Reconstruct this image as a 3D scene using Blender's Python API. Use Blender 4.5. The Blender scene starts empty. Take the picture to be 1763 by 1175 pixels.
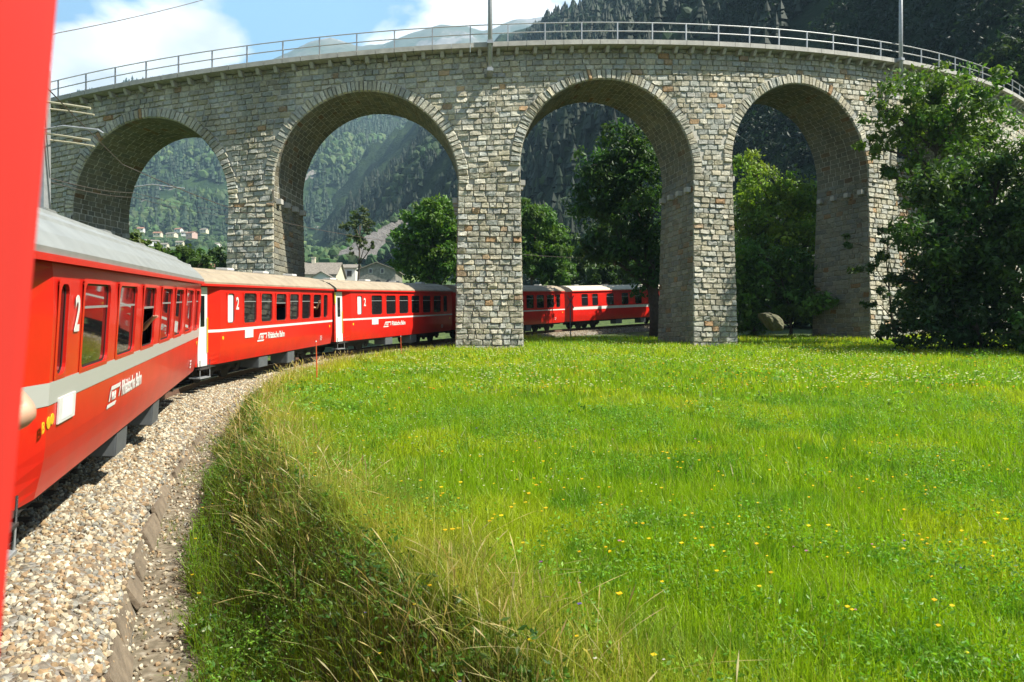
import bpy, bmesh, math, random
import numpy as np
from mathutils import Vector, Matrix
random.seed(7)
RNG = np.random.default_rng(11)
S = bpy.context.scene
COL = S.collection
PI = math.pi

# ------------------------------------------------------------ camera, light, sky
cam_d = bpy.data.cameras.new('camera'); cam = bpy.data.objects.new('camera', cam_d); COL.objects.link(cam)
cam.location = (0, 0, 0); cam.rotation_euler = (PI/2, 0, 0)
cam_d.sensor_width = 36; cam_d.lens = 36*1250/1763; cam_d.shift_y = 19.5/1763
cam_d.clip_start = 0.05; cam_d.clip_end = 20000
cam_d.dof.use_dof = True; cam_d.dof.focus_distance = 30; cam_d.dof.aperture_fstop = 5.6
S.camera = cam
F, HX, HY = 1250.0, 881.5, 607.0

SUN_EL = math.radians(52)
SUN_AZ = math.atan2(0.963, -0.270)            # clockwise from +Y
sdir = Vector((math.sin(SUN_AZ)*math.cos(SUN_EL), math.cos(SUN_AZ)*math.cos(SUN_EL), math.sin(SUN_EL)))
sl = bpy.data.lights.new('sun', 'SUN'); so = bpy.data.objects.new('sun', sl); COL.objects.link(so)
sl.energy = 5.0; sl.angle = math.radians(0.5); sl.color = (1.0, 0.955, 0.86)
so.rotation_euler = sdir.to_track_quat('Z', 'Y').to_euler(); so.location = (60, -20, 60)

W = bpy.data.worlds.new('World'); S.world = W; W.use_nodes = True
nt = W.node_tree; nt.nodes.clear()
def nn(nt, t, **k):
    n = nt.nodes.new(t)
    for a, b in k.items(): setattr(n, a, b)
    return n
wo = nn(nt, 'ShaderNodeOutputWorld'); bg = nn(nt, 'ShaderNodeBackground'); bg.inputs[1].default_value = 0.05
sky = nn(nt, 'ShaderNodeTexSky'); sky.sky_type = 'NISHITA'; sky.sun_disc = False
sky.sun_elevation = SUN_EL; sky.sun_rotation = SUN_AZ; sky.altitude = 800; sky.dust_density = 1.2; sky.ozone_density = 1.2
tc = nn(nt, 'ShaderNodeTexCoord'); mp = nn(nt, 'ShaderNodeMapping'); mp.inputs['Scale'].default_value = (1, 1, 1.9)
mp.inputs['Location'].default_value = (0.37, 0.2, 0.0)
ns = nn(nt, 'ShaderNodeTexNoise'); ns.inputs['Scale'].default_value = 3.4; ns.inputs['Detail'].default_value = 10; ns.inputs['Roughness'].default_value = 0.56
ns.inputs['Distortion'].default_value = 0.25
nt.links.new(tc.outputs['Generated'], mp.inputs[0]); nt.links.new(mp.outputs[0], ns.inputs['Vector'])
cm = nn(nt, 'ShaderNodeMath', operation='MULTIPLY_ADD'); cm.inputs[1].default_value = 1.9; cm.inputs[2].default_value = -.53; nt.links.new(ns.outputs['Fac'], cm.inputs[0]); acc = cm.outputs[0]
def pxdir(px, py): return Vector(((px-HX)/F, 1, (HY-py)/F)).normalized()
# cloud banks sit in fixed sky directions
for (px, py, rad, amt) in ((230, 125, .14, .30), (400, 55, .10, .30), (300, 110, .14, .24), (130, 140, .13, .28), (740, 30, .20, .38), (980, 10, .17, .38), (860, 50, .14, .26),
                           (150, 10, .11, -.16), (520, 75, .05, -.12), (60, 40, .10, -.12)):
    v = nn(nt, 'ShaderNodeVectorMath', operation='DISTANCE'); v.inputs[1].default_value = pxdir(px, py)
    nt.links.new(tc.outputs['Generated'], v.inputs[0])
    mr = nn(nt, 'ShaderNodeMapRange', interpolation_type='SMOOTHSTEP'); mr.inputs['From Min'].default_value = rad; mr.inputs['From Max'].default_value = 0.0
    mr.inputs['To Min'].default_value = 0; mr.inputs['To Max'].default_value = amt
    nt.links.new(v.outputs['Value'], mr.inputs['Value'])
    a = nn(nt, 'ShaderNodeMath', operation='ADD'); nt.links.new(acc, a.inputs[0]); nt.links.new(mr.outputs[0], a.inputs[1]); acc = a.outputs[0]
rp = nn(nt, 'ShaderNodeValToRGB'); rp.color_ramp.elements[0].position = 0.62; rp.color_ramp.elements[1].position = 0.76
nt.links.new(acc, rp.inputs[0])
mx = nn(nt, 'ShaderNodeMix', data_type='RGBA'); nt.links.new(rp.outputs[0], mx.inputs['Factor'])
br = nn(nt, 'ShaderNodeMix', data_type='RGBA', blend_type='ADD'); br.inputs['Factor'].default_value = 1.0
nt.links.new(sky.outputs[0], br.inputs['A']); br.inputs['B'].default_value = (0, 0, 0, 1)
hzv = nn(nt, 'ShaderNodeVectorMath', operation='DISTANCE'); hzv.inputs[1].default_value = pxdir(450, 60); nt.links.new(tc.outputs['Generated'], hzv.inputs[0])
hzr = nn(nt, 'ShaderNodeValToRGB'); hzr.color_ramp.elements[0].position = .1; hzr.color_ramp.elements[0].color = (2.6, 5.6, 8.4, 1); hzr.color_ramp.elements[1].position = .75; hzr.color_ramp.elements[1].color = (0, 0, 0, 1)
nt.links.new(hzv.outputs['Value'], hzr.inputs[0]); nt.links.new(hzr.outputs[0], br.inputs['B'])
nt.links.new(br.outputs['Result'], mx.inputs['A']); n2 = nn(nt, 'ShaderNodeTexNoise'); n2.inputs['Scale'].default_value = 9; n2.inputs['Detail'].default_value = 6; nt.links.new(mp.outputs[0], n2.inputs['Vector'])
cr = nn(nt, 'ShaderNodeValToRGB'); cr.color_ramp.elements[0].position = .36; cr.color_ramp.elements[0].color = (11.5, 12.2, 12.8, 1); cr.color_ramp.elements[1].position = .62; cr.color_ramp.elements[1].color = (18, 18.2, 18.4, 1)
nt.links.new(n2.outputs['Fac'], cr.inputs[0]); nt.links.new(cr.outputs[0], mx.inputs['B'])
nt.links.new(mx.outputs['Result'], bg.inputs[0]); nt.links.new(bg.outputs[0], wo.inputs[0])
S.view_settings.view_transform = 'Standard'; S.view_settings.look = 'None'; S.view_settings.gamma = 1.0
S.view_settings.exposure = 1.22
S.cycles.max_bounces = 6; S.cycles.diffuse_bounces = 1; S.cycles.glossy_bounces = 3; S.cycles.transmission_bounces = 4
S.cycles.transparent_max_bounces = 6; S.cycles.volume_bounces = 0; S.cycles.use_denoising = True
S.cycles.sample_clamp_indirect = 8

# ------------------------------------------------------------ helpers
def tag(o, label=None, cat=None, group=None, kind=None):
    if label: o['label'] = label
    if cat: o['category'] = cat
    if group: o['group'] = group
    if kind: o['kind'] = kind
    return o
def empty(name, loc=(0, 0, 0), M=None):
    o = bpy.data.objects.new(name, None); COL.objects.link(o); o.empty_display_size = 0.3
    if M is not None: o.matrix_world = M
    else: o.location = loc
    return o
def npmesh(name, V, Fc, mats, parent=None, col=None, mi=None, smooth=False):
    """V (n,3); Fc (m,k) array of one face size, or a list of such arrays"""
    me = bpy.data.meshes.new(name)
    V = np.asarray(V, dtype=np.float32)
    Fs = Fc if isinstance(Fc, list) else [Fc]
    Fs = [np.asarray(f, dtype=np.int32) for f in Fs if len(f)]
    loops = np.concatenate([f.ravel() for f in Fs]); sizes = np.concatenate([np.full(len(f), f.shape[1], np.int32) for f in Fs])
    starts = np.concatenate([[0], np.cumsum(sizes)[:-1]]).astype(np.int32)
    me.vertices.add(len(V)); me.vertices.foreach_set('co', V.ravel())
    me.loops.add(len(loops)); me.loops.foreach_set('vertex_index', loops)
    me.polygons.add(len(sizes)); me.polygons.foreach_set('loop_start', starts)
    try: me.polygons.foreach_set('loop_total', sizes)
    except Exception: pass
    if mi is not None: me.polygons.foreach_set('material_index', np.asarray(mi, dtype=np.int32))
    me.polygons.foreach_set('use_smooth', np.full(len(sizes), smooth))
    me.update(calc_edges=True)
    if col is not None:
        ca = me.color_attributes.new('Col', 'FLOAT_COLOR', 'POINT')
        c4 = np.ones((len(V), 4), np.float32); c4[:, :3] = col
        ca.data.foreach_set('color', c4.ravel())
    for m in (mats if isinstance(mats, (list, tuple)) else [mats]): me.materials.append(m)
    o = bpy.data.objects.new(name, me); COL.objects.link(o)
    if parent: o.parent = parent
    return o
class MB:
    """collects shapes into one mesh"""
    def __init__(s): s.v = []; s.f = []; s.m = []
    def add(s, vs, fs, m=0):
        b = len(s.v); s.v += [tuple(v) for v in vs]; s.f += [tuple(i+b for i in f) for f in fs]; s.m += [m]*len(fs); return s
    def box(s, x0, x1, y0, y1, z0, z1, m=0, M=None):
        vs = [Vector((x, y, z)) for z in (z0, z1) for y in (y0, y1) for x in (x0, x1)]
        if M is not None: vs = [M @ v for v in vs]
        return s.add(vs, [(0, 2, 3, 1), (4, 5, 7, 6), (0, 1, 5, 4), (2, 6, 7, 3), (0, 4, 6, 2), (1, 3, 7, 5)], m)
    def tube(s, pts, rad, n=8, m=0, cap=True):
        pts = [Vector(p) for p in pts]
        rads = rad if isinstance(rad, (list, tuple)) else [rad]*len(pts)
        vs = []; fs = []; up = Vector((0, 0, 1))
        for i, p in enumerate(pts):
            d = (pts[min(i+1, len(pts)-1)] - pts[max(i-1, 0)]).normalized()
            a = d.cross(up if abs(d.z) < .95 else Vector((0, 1, 0))).normalized(); b = d.cross(a)
            for k in range(n):
                t = 2*PI*k/n; vs.append(p + (a*math.cos(t) + b*math.sin(t))*rads[i])
        for i in range(len(pts)-1):
            for k in range(n):
                fs.append((i*n+k, i*n+(k+1) % n, (i+1)*n+(k+1) % n, (i+1)*n+k))
        if cap: fs += [tuple(range(n))[::-1], tuple((len(pts)-1)*n+k for k in range(n))]
        return s.add(vs, fs, m)
    def cyl(s, c, r, h, axis=1, n=20, m=0):
        c = Vector(c); d = Vector((0, 0, 0)); d[axis] = h/2
        return s.tube([c-d, c+d], r, n, m)
    def build(s, name, mats, parent=None, smooth=False, bevel=0, loc=None):
        me = bpy.data.meshes.new(name); me.from_pydata([tuple(v) for v in s.v], [], s.f)
        for m in (mats if isinstance(mats, (list, tuple)) else [mats]): me.materials.append(m)
        me.polygons.foreach_set('material_index', s.m)
        if smooth: me.polygons.foreach_set('use_smooth', [True]*len(s.f))
        me.update()
        if bevel:
            bm = bmesh.new(); bm.from_mesh(me)
            bmesh.ops.bevel(bm, geom=bm.edges[:], offset=bevel, segments=2, affect='EDGES', clamp_overlap=True)
            bm.to_mesh(me); bm.free()
        o = bpy.data.objects.new(name, me); COL.objects.link(o)
        if parent: o.parent = parent
        if loc: o.location = loc
        return o
def noise2(x, y, seed=0):
    """value noise on arrays, range about -1..1"""
    xi = np.floor(x).astype(np.int64); yi = np.floor(y).astype(np.int64); fx = x-xi; fy = y-yi
    fx = fx*fx*(3-2*fx); fy = fy*fy*(3-2*fy)
    def h(a, b):
        n = (a*374761393 + b*668265263 + seed*982451653) & 0xffffffff
        n = ((n ^ (n >> 13))*1274126177) & 0xffffffff
        return ((n ^ (n >> 16)) & 0xffff)/32767.5-1
    return (h(xi, yi)*(1-fx)+h(xi+1, yi)*fx)*(1-fy)+(h(xi, yi+1)*(1-fx)+h(xi+1, yi+1)*fx)*fy
def fbm(x, y, oct=4, seed=0, ridged=False):
    r = 0; a = 1; t = 0
    for i in range(oct):
        n = noise2(x*2**i+i*17.3, y*2**i-i*9.1, seed+i)
        r = r + a*((1-np.abs(n))*2-1 if ridged else n); t += a; a *= .5
    return r/t

# ------------------------------------------------------------ materials
def mat(name, col=(.5, .5, .5), rough=.6, metal=0, vcol=False, noise=None, bump=None, coat=0, spec=None, ior=None):
    """noise = (scale, amount) modulates colour, bump = (scale, strength, distance)"""
    m = bpy.data.materials.new(name); m.use_nodes = True; t = m.node_tree; P = t.nodes['Principled BSDF']
    P.inputs['Roughness'].default_value = rough; P.inputs['Metallic'].default_value = metal
    P.inputs['Base Color'].default_value = (*col, 1)
    if coat: P.inputs['Coat Weight'].default_value = coat; P.inputs['Coat Roughness'].default_value = .06
    if spec is not None: P.inputs['Specular IOR Level'].default_value = spec
    if ior: P.inputs['IOR'].default_value = ior
    c = None
    if vcol:
        a = nn(t, 'ShaderNodeVertexColor', layer_name='Col'); c = a.outputs[0]
    tcn = nn(t, 'ShaderNodeTexCoord')
    if noise:
        n = nn(t, 'ShaderNodeTexNoise'); n.inputs['Scale'].default_value = noise[0]; n.inputs['Detail'].default_value = 5
        t.links.new(tcn.outputs['Object'], n.inputs['Vector'])
        mr = nn(t, 'ShaderNodeMapRange'); mr.inputs['From Min'].default_value = .3; mr.inputs['From Max'].default_value = .7
        mr.inputs['To Min'].default_value = 1-noise[1]; mr.inputs['To Max'].default_value = 1+noise[1]
        t.links.new(n.outputs['Fac'], mr.inputs['Value'])
        mm = nn(t, 'ShaderNodeMix', data_type='RGBA', blend_type='MULTIPLY'); mm.inputs['Factor'].default_value = 1
        if c is not None: t.links.new(c, mm.inputs['A'])
        else: mm.inputs['A'].default_value = (*col, 1)
        t.links.new(mr.outputs[0], mm.inputs['B']); c = mm.outputs['Result']
    if c is not None: t.links.new(c, P.inputs['Base Color'])
    if bump:
        n = nn(t, 'ShaderNodeTexNoise'); n.inputs['Scale'].default_value = bump[0]; n.inputs['Detail'].default_value = 8
        t.links.new(tcn.outputs['Object'], n.inputs['Vector'])
        b = nn(t, 'ShaderNodeBump'); b.inputs['Strength'].default_value = bump[1]; b.inputs['Distance'].default_value = bump[2]
        t.links.new(n.outputs['Fac'], b.inputs['Height']); t.links.new(b.outputs[0], P.inputs['Normal'])
    return m
def leafmat(name, trans=.35, rough=.5, gain=(1, 1, 1)):
    m = bpy.data.materials.new(name); m.use_nodes = True; t = m.node_tree; P = t.nodes['Principled BSDF']; out = t.nodes['Material Output']
    a = nn(t, 'ShaderNodeVertexColor', layer_name='Col')
    P.inputs['Roughness'].default_value = rough; P.inputs['Specular IOR Level'].default_value = .35
    t.links.new(a.outputs[0], P.inputs['Base Color'])
    tr = nn(t, 'ShaderNodeBsdfTranslucent'); g = nn(t, 'ShaderNodeMix', data_type='RGBA', blend_type='MULTIPLY'); g.inputs['Factor'].default_value = 1
    t.links.new(a.outputs[0], g.inputs['A']); g.inputs['B'].default_value = (1.5*gain[0], 1.6*gain[1], .7*gain[2], 1); t.links.new(g.outputs['Result'], tr.inputs[0])
    ms = nn(t, 'ShaderNodeMixShader'); ms.inputs[0].default_value = trans
    t.links.new(P.outputs[0], ms.inputs[1]); t.links.new(tr.outputs[0], ms.inputs[2]); t.links.new(ms.outputs[0], out.inputs[0])
    return m
RED = mat('red_coach_paint', (.72, .018, .010), .30, noise=(1.7, .08), coat=.10, bump=(1.1, .05, .02))
def dust(m):
    t = m.node_tree; P = t.nodes['Principled BSDF']; src = P.inputs['Base Color'].links[0].from_socket
    c = nn(t, 'ShaderNodeTexCoord'); sp = nn(t, 'ShaderNodeSeparateXYZ'); t.links.new(c.outputs['Object'], sp.inputs[0])
    n = nn(t, 'ShaderNodeTexNoise'); n.inputs['Scale'].default_value = 2.6; n.inputs['Detail'].default_value = 8; mp_ = nn(t, 'ShaderNodeMapping'); mp_.inputs['Scale'].default_value = (1.4, 1, .35); t.links.new(c.outputs['Object'], mp_.inputs[0]); t.links.new(mp_.outputs[0], n.inputs['Vector'])
    a = nn(t, 'ShaderNodeMapRange'); a.inputs['From Min'].default_value = 1.15; a.inputs['From Max'].default_value = .6; a.inputs['To Max'].default_value = .15; t.links.new(sp.outputs['Z'], a.inputs['Value'])
    b = nn(t, 'ShaderNodeMapRange'); b.inputs['From Min'].default_value = .4; b.inputs['From Max'].default_value = .68; t.links.new(n.outputs['Fac'], b.inputs['Value'])
    k = nn(t, 'ShaderNodeMath', operation='MULTIPLY'); t.links.new(a.outputs[0], k.inputs[0]); t.links.new(b.outputs[0], k.inputs[1])
    m2 = nn(t, 'ShaderNodeMix', data_type='RGBA'); t.links.new(k.outputs[0], m2.inputs['Factor']); t.links.new(src, m2.inputs['A']); m2.inputs['B'].default_value = (.22, .10, .06, 1); t.links.new(m2.outputs['Result'], P.inputs['Base Color'])
dust(RED)
REDD = mat('red_recess_paint', (.55, .02, .017), .4)
ROOFG = mat('grey_coach_roof', (.29, .30, .285), .5, noise=(3, .12), bump=(30, .1, .01))
ROOFB = mat('beige_coach_roof', (.36, .29, .20), .65, noise=(2.2, .16), bump=(30, .1, .01))
STRG = mat('grey_stripe_paint', (.50, .50, .46), .35)
WHITE = mat('white_paint', (.78, .77, .72), .45, noise=(8, .05))
YEL = mat('yellow_paint', (.80, .52, .02), .5)
GREYP = mat('grey_metal_paint', (.12, .13, .135), .5, noise=(6, .1))
UNDER = mat('dirty_underframe', (.035, .030, .026), .8, noise=(5, .3), bump=(20, .3, .02))
STEEL = mat('galvanised_steel', (.42, .43, .43), .45, metal=.4, noise=(9, .12))
RAILM = mat('rusty_rail', (.16, .09, .06), .6, noise=(14, .3))
RAILT = mat('rail_head', (.5, .48, .46), .25, metal=.9)
SLEEP = mat('wood_sleeper', (.09, .065, .045), .85, noise=(10, .3), bump=(30, .4, .02))
GLASS = mat('coach_glass', (.012, .013, .014), .03, ior=1.75)
FROST = mat('frosted_glass', (.72, .76, .76), .35)
RUBBER = mat('black_rubber', (.02, .02, .02), .6)
INTER = mat('coach_interior', (.10, .085, .07), .8)
SKIN = mat('skin', (.62, .36, .24), .5, noise=(14, .06))
CLOTHS = [mat('cloth_blue', (.06, .10, .22), .85), mat('cloth_white', (.6, .6, .56), .85), mat('cloth_green', (.08, .14, .08), .85)]
HAIR = mat('brown_hair', (.05, .03, .02), .6)
MORTAR = mat('lime_mortar', (.52, .49, .41), .9, noise=(3, .15), bump=(25, .5, .03))
STONE = mat('viaduct_stone', vcol=True, rough=.85, noise=(9, .22), bump=(13, .6, .05))
def stain(m):
    t = m.node_tree; P = t.nodes['Principled BSDF']; src = P.inputs['Base Color'].links[0].from_socket
    g = nn(t, 'ShaderNodeNewGeometry'); mp_ = nn(t, 'ShaderNodeMapping'); mp_.inputs['Scale'].default_value = (.55, .55, .13); n = nn(t, 'ShaderNodeTexNoise'); n.inputs['Scale'].default_value = 1.0; n.inputs['Detail'].default_value = 7; n.inputs['Roughness'].default_value = .65
    t.links.new(g.outputs['Position'], mp_.inputs[0]); t.links.new(mp_.outputs[0], n.inputs['Vector'])
    r = nn(t, 'ShaderNodeValToRGB'); r.color_ramp.elements[0].position = .36; r.color_ramp.elements[0].color = (.66, .66, .62, 1); r.color_ramp.elements[1].position = .60; r.color_ramp.elements[1].color = (1.06, 1.05, 1.02, 1); t.links.new(n.outputs['Fac'], r.inputs[0])
    mm = nn(t, 'ShaderNodeMix', data_type='RGBA', blend_type='MULTIPLY'); mm.inputs['Factor'].default_value = 1; t.links.new(src, mm.inputs['A']); t.links.new(r.outputs[0], mm.inputs['B']); t.links.new(mm.outputs['Result'], P.inputs['Base Color'])
stain(STONE)
COPE = mat('coping_stone', (.46, .44, .39), .8, noise=(2.5, .16), bump=(18, .3, .02))
BALL = mat('ballast_stone', vcol=True, rough=.8, noise=(25, .18))
LEAF = leafmat('tree_leaf', .32); GRASSM = leafmat('grass_blade', .42, .45); CONIF = leafmat('conifer_foliage', .12, .7)
BARK = mat('bark', (.085, .065, .048), .9, noise=(6, .3), bump=(14, .8, .05))
WIREM = mat('wire_metal', (.10, .075, .06), .5)
DARKWOOD = mat('dark_wood', (.05, .035, .025), .8)

# ------------------------------------------------------------ track line and ground height
SIDE = [(16.0, -17.5), (11.0, -13.0), (4.27, -6.4), (-3.92, 5.52), (-8.48, 19.85), (-7.82, 32.1), (-3.3, 44.6), (4.45, 56.0), (15.5, 65.4), (29, 71.5), (45, 74)]
def catmull(P, n=14):
    P = [np.array(p, float) for p in P]; out = []
    P = [2*P[0]-P[1]] + P + [2*P[-1]-P[-2]]
    for i in range(1, len(P)-2):
        for t in np.linspace(0, 1, n, endpoint=False):
            a, b, c, d = P[i-1:i+3]
            out.append(.5*((2*b)+(-a+c)*t+(2*a-5*b+4*c-d)*t*t+(-a+3*b-3*c+d)*t**3))
    out.append(P[-2]); return np.array(out)
sd = catmull(SIDE)
tg = np.gradient(sd, axis=0); tg /= np.linalg.norm(tg, axis=1)[:, None]
CL = sd + np.stack([-tg[:, 1], tg[:, 0]], 1)*1.33            # centre line, left of the coach sides
NR = np.stack([tg[:, 1], -tg[:, 0]], 1)                       # to the right
seg = np.linalg.norm(np.diff(sd, axis=0), axis=1); SS = np.concatenate([[0], np.cumsum(seg)])
i0 = np.argmin(np.hypot(sd[:, 0]+4.37, sd[:, 1]-6.8)); SS -= SS[i0]
def railz(s): return -2.06+.0715*np.asarray(s, float)
RZ = railz(SS)
def track_u(x, y):
    """signed distance right of the centre line, and rail height there"""
    x = np.asarray(x, float).ravel(); y = np.asarray(y, float).ravel()
    u = np.empty(len(x)); rz = np.empty(len(x))
    A = CL[:-1]; D = CL[1:]-CL[:-1]; L2 = (D**2).sum(1); N = np.stack([D[:, 1], -D[:, 0]], 1)/np.sqrt(L2)[:, None]
    for c in range(0, len(x), 20000):
        px = x[c:c+20000, None]-A[:, 0]; py = y[c:c+20000, None]-A[:, 1]
        t = np.clip((px*D[:, 0]+py*D[:, 1])/L2, 0, 1)
        qx = px-t*D[:, 0]; qy = py-t*D[:, 1]; d = np.hypot(qx, qy); j = d.argmin(1); r = np.arange(len(j))
        sg = np.sign(px[r, j]*N[j, 0]+py[r, j]*N[j, 1]); u[c:c+20000] = d[r, j]*np.where(sg == 0, 1, sg)
        rz[c:c+20000] = RZ[j]*(1-t[r, j])+RZ[j+1]*t[r, j]
    return u, rz
YB = [-400, 0, 40, 60, 100, 200, 400, 900, 1300, 2500, 6000]
ZB = [-12, -2.2, .15, 1.7, 5.5, 17.5, 45, 132, 215, 300, 400]
def base_h(x, y):
    z = np.interp(y, YB, ZB)
    z = z + .010*np.clip(x, -30, 60) * np.clip((y-20)/40, 0, 1)
    return z + .05*fbm(x*.35, y*.35, 3, 5) + .12*fbm(x*.07, y*.07, 2, 9)
def ubrow(y): return np.interp(y, [-4, 4, 7, 12, 18, 30], [4.3, 4.3, 4.2, 3.75, 3.35, 3.1])
def smooth(a): a = np.clip(a, 0, 1); return a*a*(3-2*a)
def ground_h(x, y):
    x = np.asarray(x, float); y = np.asarray(y, float); sh = x.shape; x = x.ravel(); y = y.ravel()
    z = base_h(x, y)
    near = (np.abs(x) < 90) & (y > -60) & (y < 110)
    u, rz = track_u(x[near], y[near]); zz = z[near]; xx = x[near]; yy = y[near]
    wob = .18*fbm(xx*.9, yy*.9, 2, 3)
    ch = rz-.62-.22*smooth((15-yy)/9)                                              # bottom of the side channel
    zr = np.where(u > 0, ch+(zz-ch)*smooth((u-2.3-.30*(ubrow(yy)-2.3)-wob)/(.70*(ubrow(yy)-2.3))), ch+(zz-ch)*smooth((-u-3)/3))
    w = smooth((np.abs(u)-9)/6)
    z[near] = np.where(np.abs(u) < 2.3, np.minimum(zr, ch), zr)*(1-w)+zz*w
    return z.reshape(sh)

def gridmesh(name, xs, ys, hf, m, **k):
    X, Y = np.meshgrid(xs, ys); Z = hf(X, Y); V = np.stack([X.ravel(), Y.ravel(), Z.ravel()], 1)
    nx, ny = len(xs), len(ys); i = np.arange(nx-1)[None, :]+np.arange(ny-1)[:, None]*nx; i = i.ravel()
    return npmesh(name, V, np.stack([i, i+1, i+nx+1, i+nx], 1), m, smooth=True, **k)
def geo(a, b, n): return np.geomspace(a, b, n)
gx = np.concatenate([-geo(4500, 40, 40), np.arange(-38, -14, .8), np.arange(-14, 22, .24), np.arange(22, 60, .8), geo(60, 4500, 40)])
gy = np.concatenate([-geo(400, 12, 12), np.arange(-10, -2, .5), np.arange(-2, 42, .24), np.arange(42, 80, .8), geo(80, 5500, 70)])
def ground_mat():
    m = bpy.data.materials.new('meadow_ground'); m.use_nodes = True; t = m.node_tree; P = t.nodes['Principled BSDF']; P.inputs['Roughness'].default_value = .9
    g = nn(t, 'ShaderNodeNewGeometry')
    def noi(sc, det=6):
        n = nn(t, 'ShaderNodeTexNoise'); n.inputs['Scale'].default_value = sc; n.inputs['Detail'].default_value = det; t.links.new(g.outputs['Position'], n.inputs['Vector']); return n
    def ramp(src, els):
        r = nn(t, 'ShaderNodeValToRGB'); e = r.color_ramp.elements
        while len(e) < len(els): e.new(.5)
        for q, (p, c) in zip(e, els): q.position = p; q.color = (*c, 1)
        t.links.new(src, r.inputs[0]); return r
    a = noi(2.2); ra = ramp(a.outputs['Fac'], [(.3, (.030, .050, .012)), (.5, (.060, .10, .018)), (.7, (.10, .13, .03))])
    b = noi(.012, 3); rb = ramp(b.outputs['Fac'], [(.42, (.055, .10, .022)), (.5, (.15, .21, .05)), (.62, (.26, .28, .08))])
    sep = nn(t, 'ShaderNodeSeparateXYZ'); t.links.new(g.outputs['Position'], sep.inputs[0])
    mr = nn(t, 'ShaderNodeMapRange'); mr.inputs['From Min'].default_value = 90; mr.inputs['From Max'].default_value = 240; t.links.new(sep.outputs['Y'], mr.inputs['Value'])
    mx = nn(t, 'ShaderNodeMix', data_type='RGBA'); t.links.new(mr.outputs[0], mx.inputs['Factor']); t.links.new(ra.outputs[0], mx.inputs['A']); t.links.new(rb.outputs[0], mx.inputs['B'])
    # bare gravelly earth along the track, from a vertex mask
    vc = nn(t, 'ShaderNodeVertexColor', layer_name='Col'); c = noi(9); rc = ramp(c.outputs['Fac'], [(.3, (.09, .075, .045)), (.55, (.20, .165, .11)), (.7, (.33, .29, .22))])
    m2 = nn(t, 'ShaderNodeMix', data_type='RGBA'); t.links.new(vc.outputs[0], m2.inputs['Factor']); t.links.new(mx.outputs['Result'], m2.inputs['A']); t.links.new(rc.outputs[0], m2.inputs['B'])
    t.links.new(m2.outputs['Result'], P.inputs['Base Color'])
    bp = nn(t, 'ShaderNodeBump'); bp.inputs['Strength'].default_value = .5; bp.inputs['Distance'].default_value = .05; t.links.new(c.outputs['Fac'], bp.inputs['Height']); t.links.new(bp.outputs[0], P.inputs['Normal'])
    return m
X, Y = np.meshgrid(gx, gy); uu = np.full(X.size, 50.0); nm = ((np.abs(X) < 90) & (Y > -60) & (Y < 110)).ravel()
uu[nm] = track_u(X.ravel()[nm], Y.ravel()[nm])[0]
msk = (1-smooth((uu-2.6)/.4))*(uu > -3.5)
ground = gridmesh('ground', gx, gy, ground_h, ground_mat(), col=np.repeat(msk[:, None], 3, 1))
tag(ground, kind='structure')

# ballast bed: cross section swept along the track
prof = [(-2.9, -.75), (-2.1, -.5), (-1.6, -.2), (-.62, -.17), (.62, -.17), (1.62, -.22), (2.02, -.42), (2.2, -.9)]
BU = np.concatenate([np.linspace(-2.9, 2.0, 28), [2.1, 2.2]])
pu = [p[0] for p in prof]; pz = [p[1] for p in prof]
keep = np.arange(len(CL))
V = []
for i in keep:
    P0 = CL[i][None, :]+NR[i][None, :]*BU[:, None]
    z = RZ[i]+np.interp(BU, pu, pz)+.025*fbm(P0[:, 0]*3, P0[:, 1]*3, 2, 2)
    V.append(np.stack([P0[:, 0], P0[:, 1], z], 1))
V = np.concatenate(V); n = len(BU); i = (np.arange(n-1)[None, :]+np.arange(len(keep)-1)[:, None]*n).ravel()
BED = bpy.data.materials.new('ballast_bed'); BED.use_nodes = True
t = BED.node_tree; P = t.nodes['Principled BSDF']; P.inputs['Roughness'].default_value = .9
g = nn(t, 'ShaderNodeNewGeometry'); vo = nn(t, 'ShaderNodeTexVoronoi'); vo.inputs['Scale'].default_value = 19; t.links.new(g.outputs['Position'], vo.inputs['Vector'])
r = nn(t, 'ShaderNodeValToRGB'); e = r.color_ramp.elements
while len(e) < 5: e.new(.5)
for q, (p_, c_) in zip(e, [(0, (.10, .085, .06)), (.3, (.26, .235, .19)), (.55, (.17, .125, .08)), (.75, (.36, .34, .29)), (1, (.20, .185, .16))]): q.position = p_; q.color = (*c_, 1)
sp = nn(t, 'ShaderNodeSeparateXYZ'); t.links.new(vo.outputs['Color'], sp.inputs[0]); t.links.new(sp.outputs[0], r.inputs[0]); t.links.new(r.outputs[0], P.inputs['Base Color'])
b = nn(t, 'ShaderNodeBump'); b.inputs['Strength'].default_value = 1; b.inputs['Distance'].default_value = .04; b.invert = True
t.links.new(vo.outputs['Distance'], b.inputs['Height']); t.links.new(b.outputs[0], P.inputs['Normal'])
bed = npmesh('ballast_bed', V, np.stack([i, i+n, i+n+1, i+1], 1), BED, smooth=True); tag(bed, kind='structure')

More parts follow.
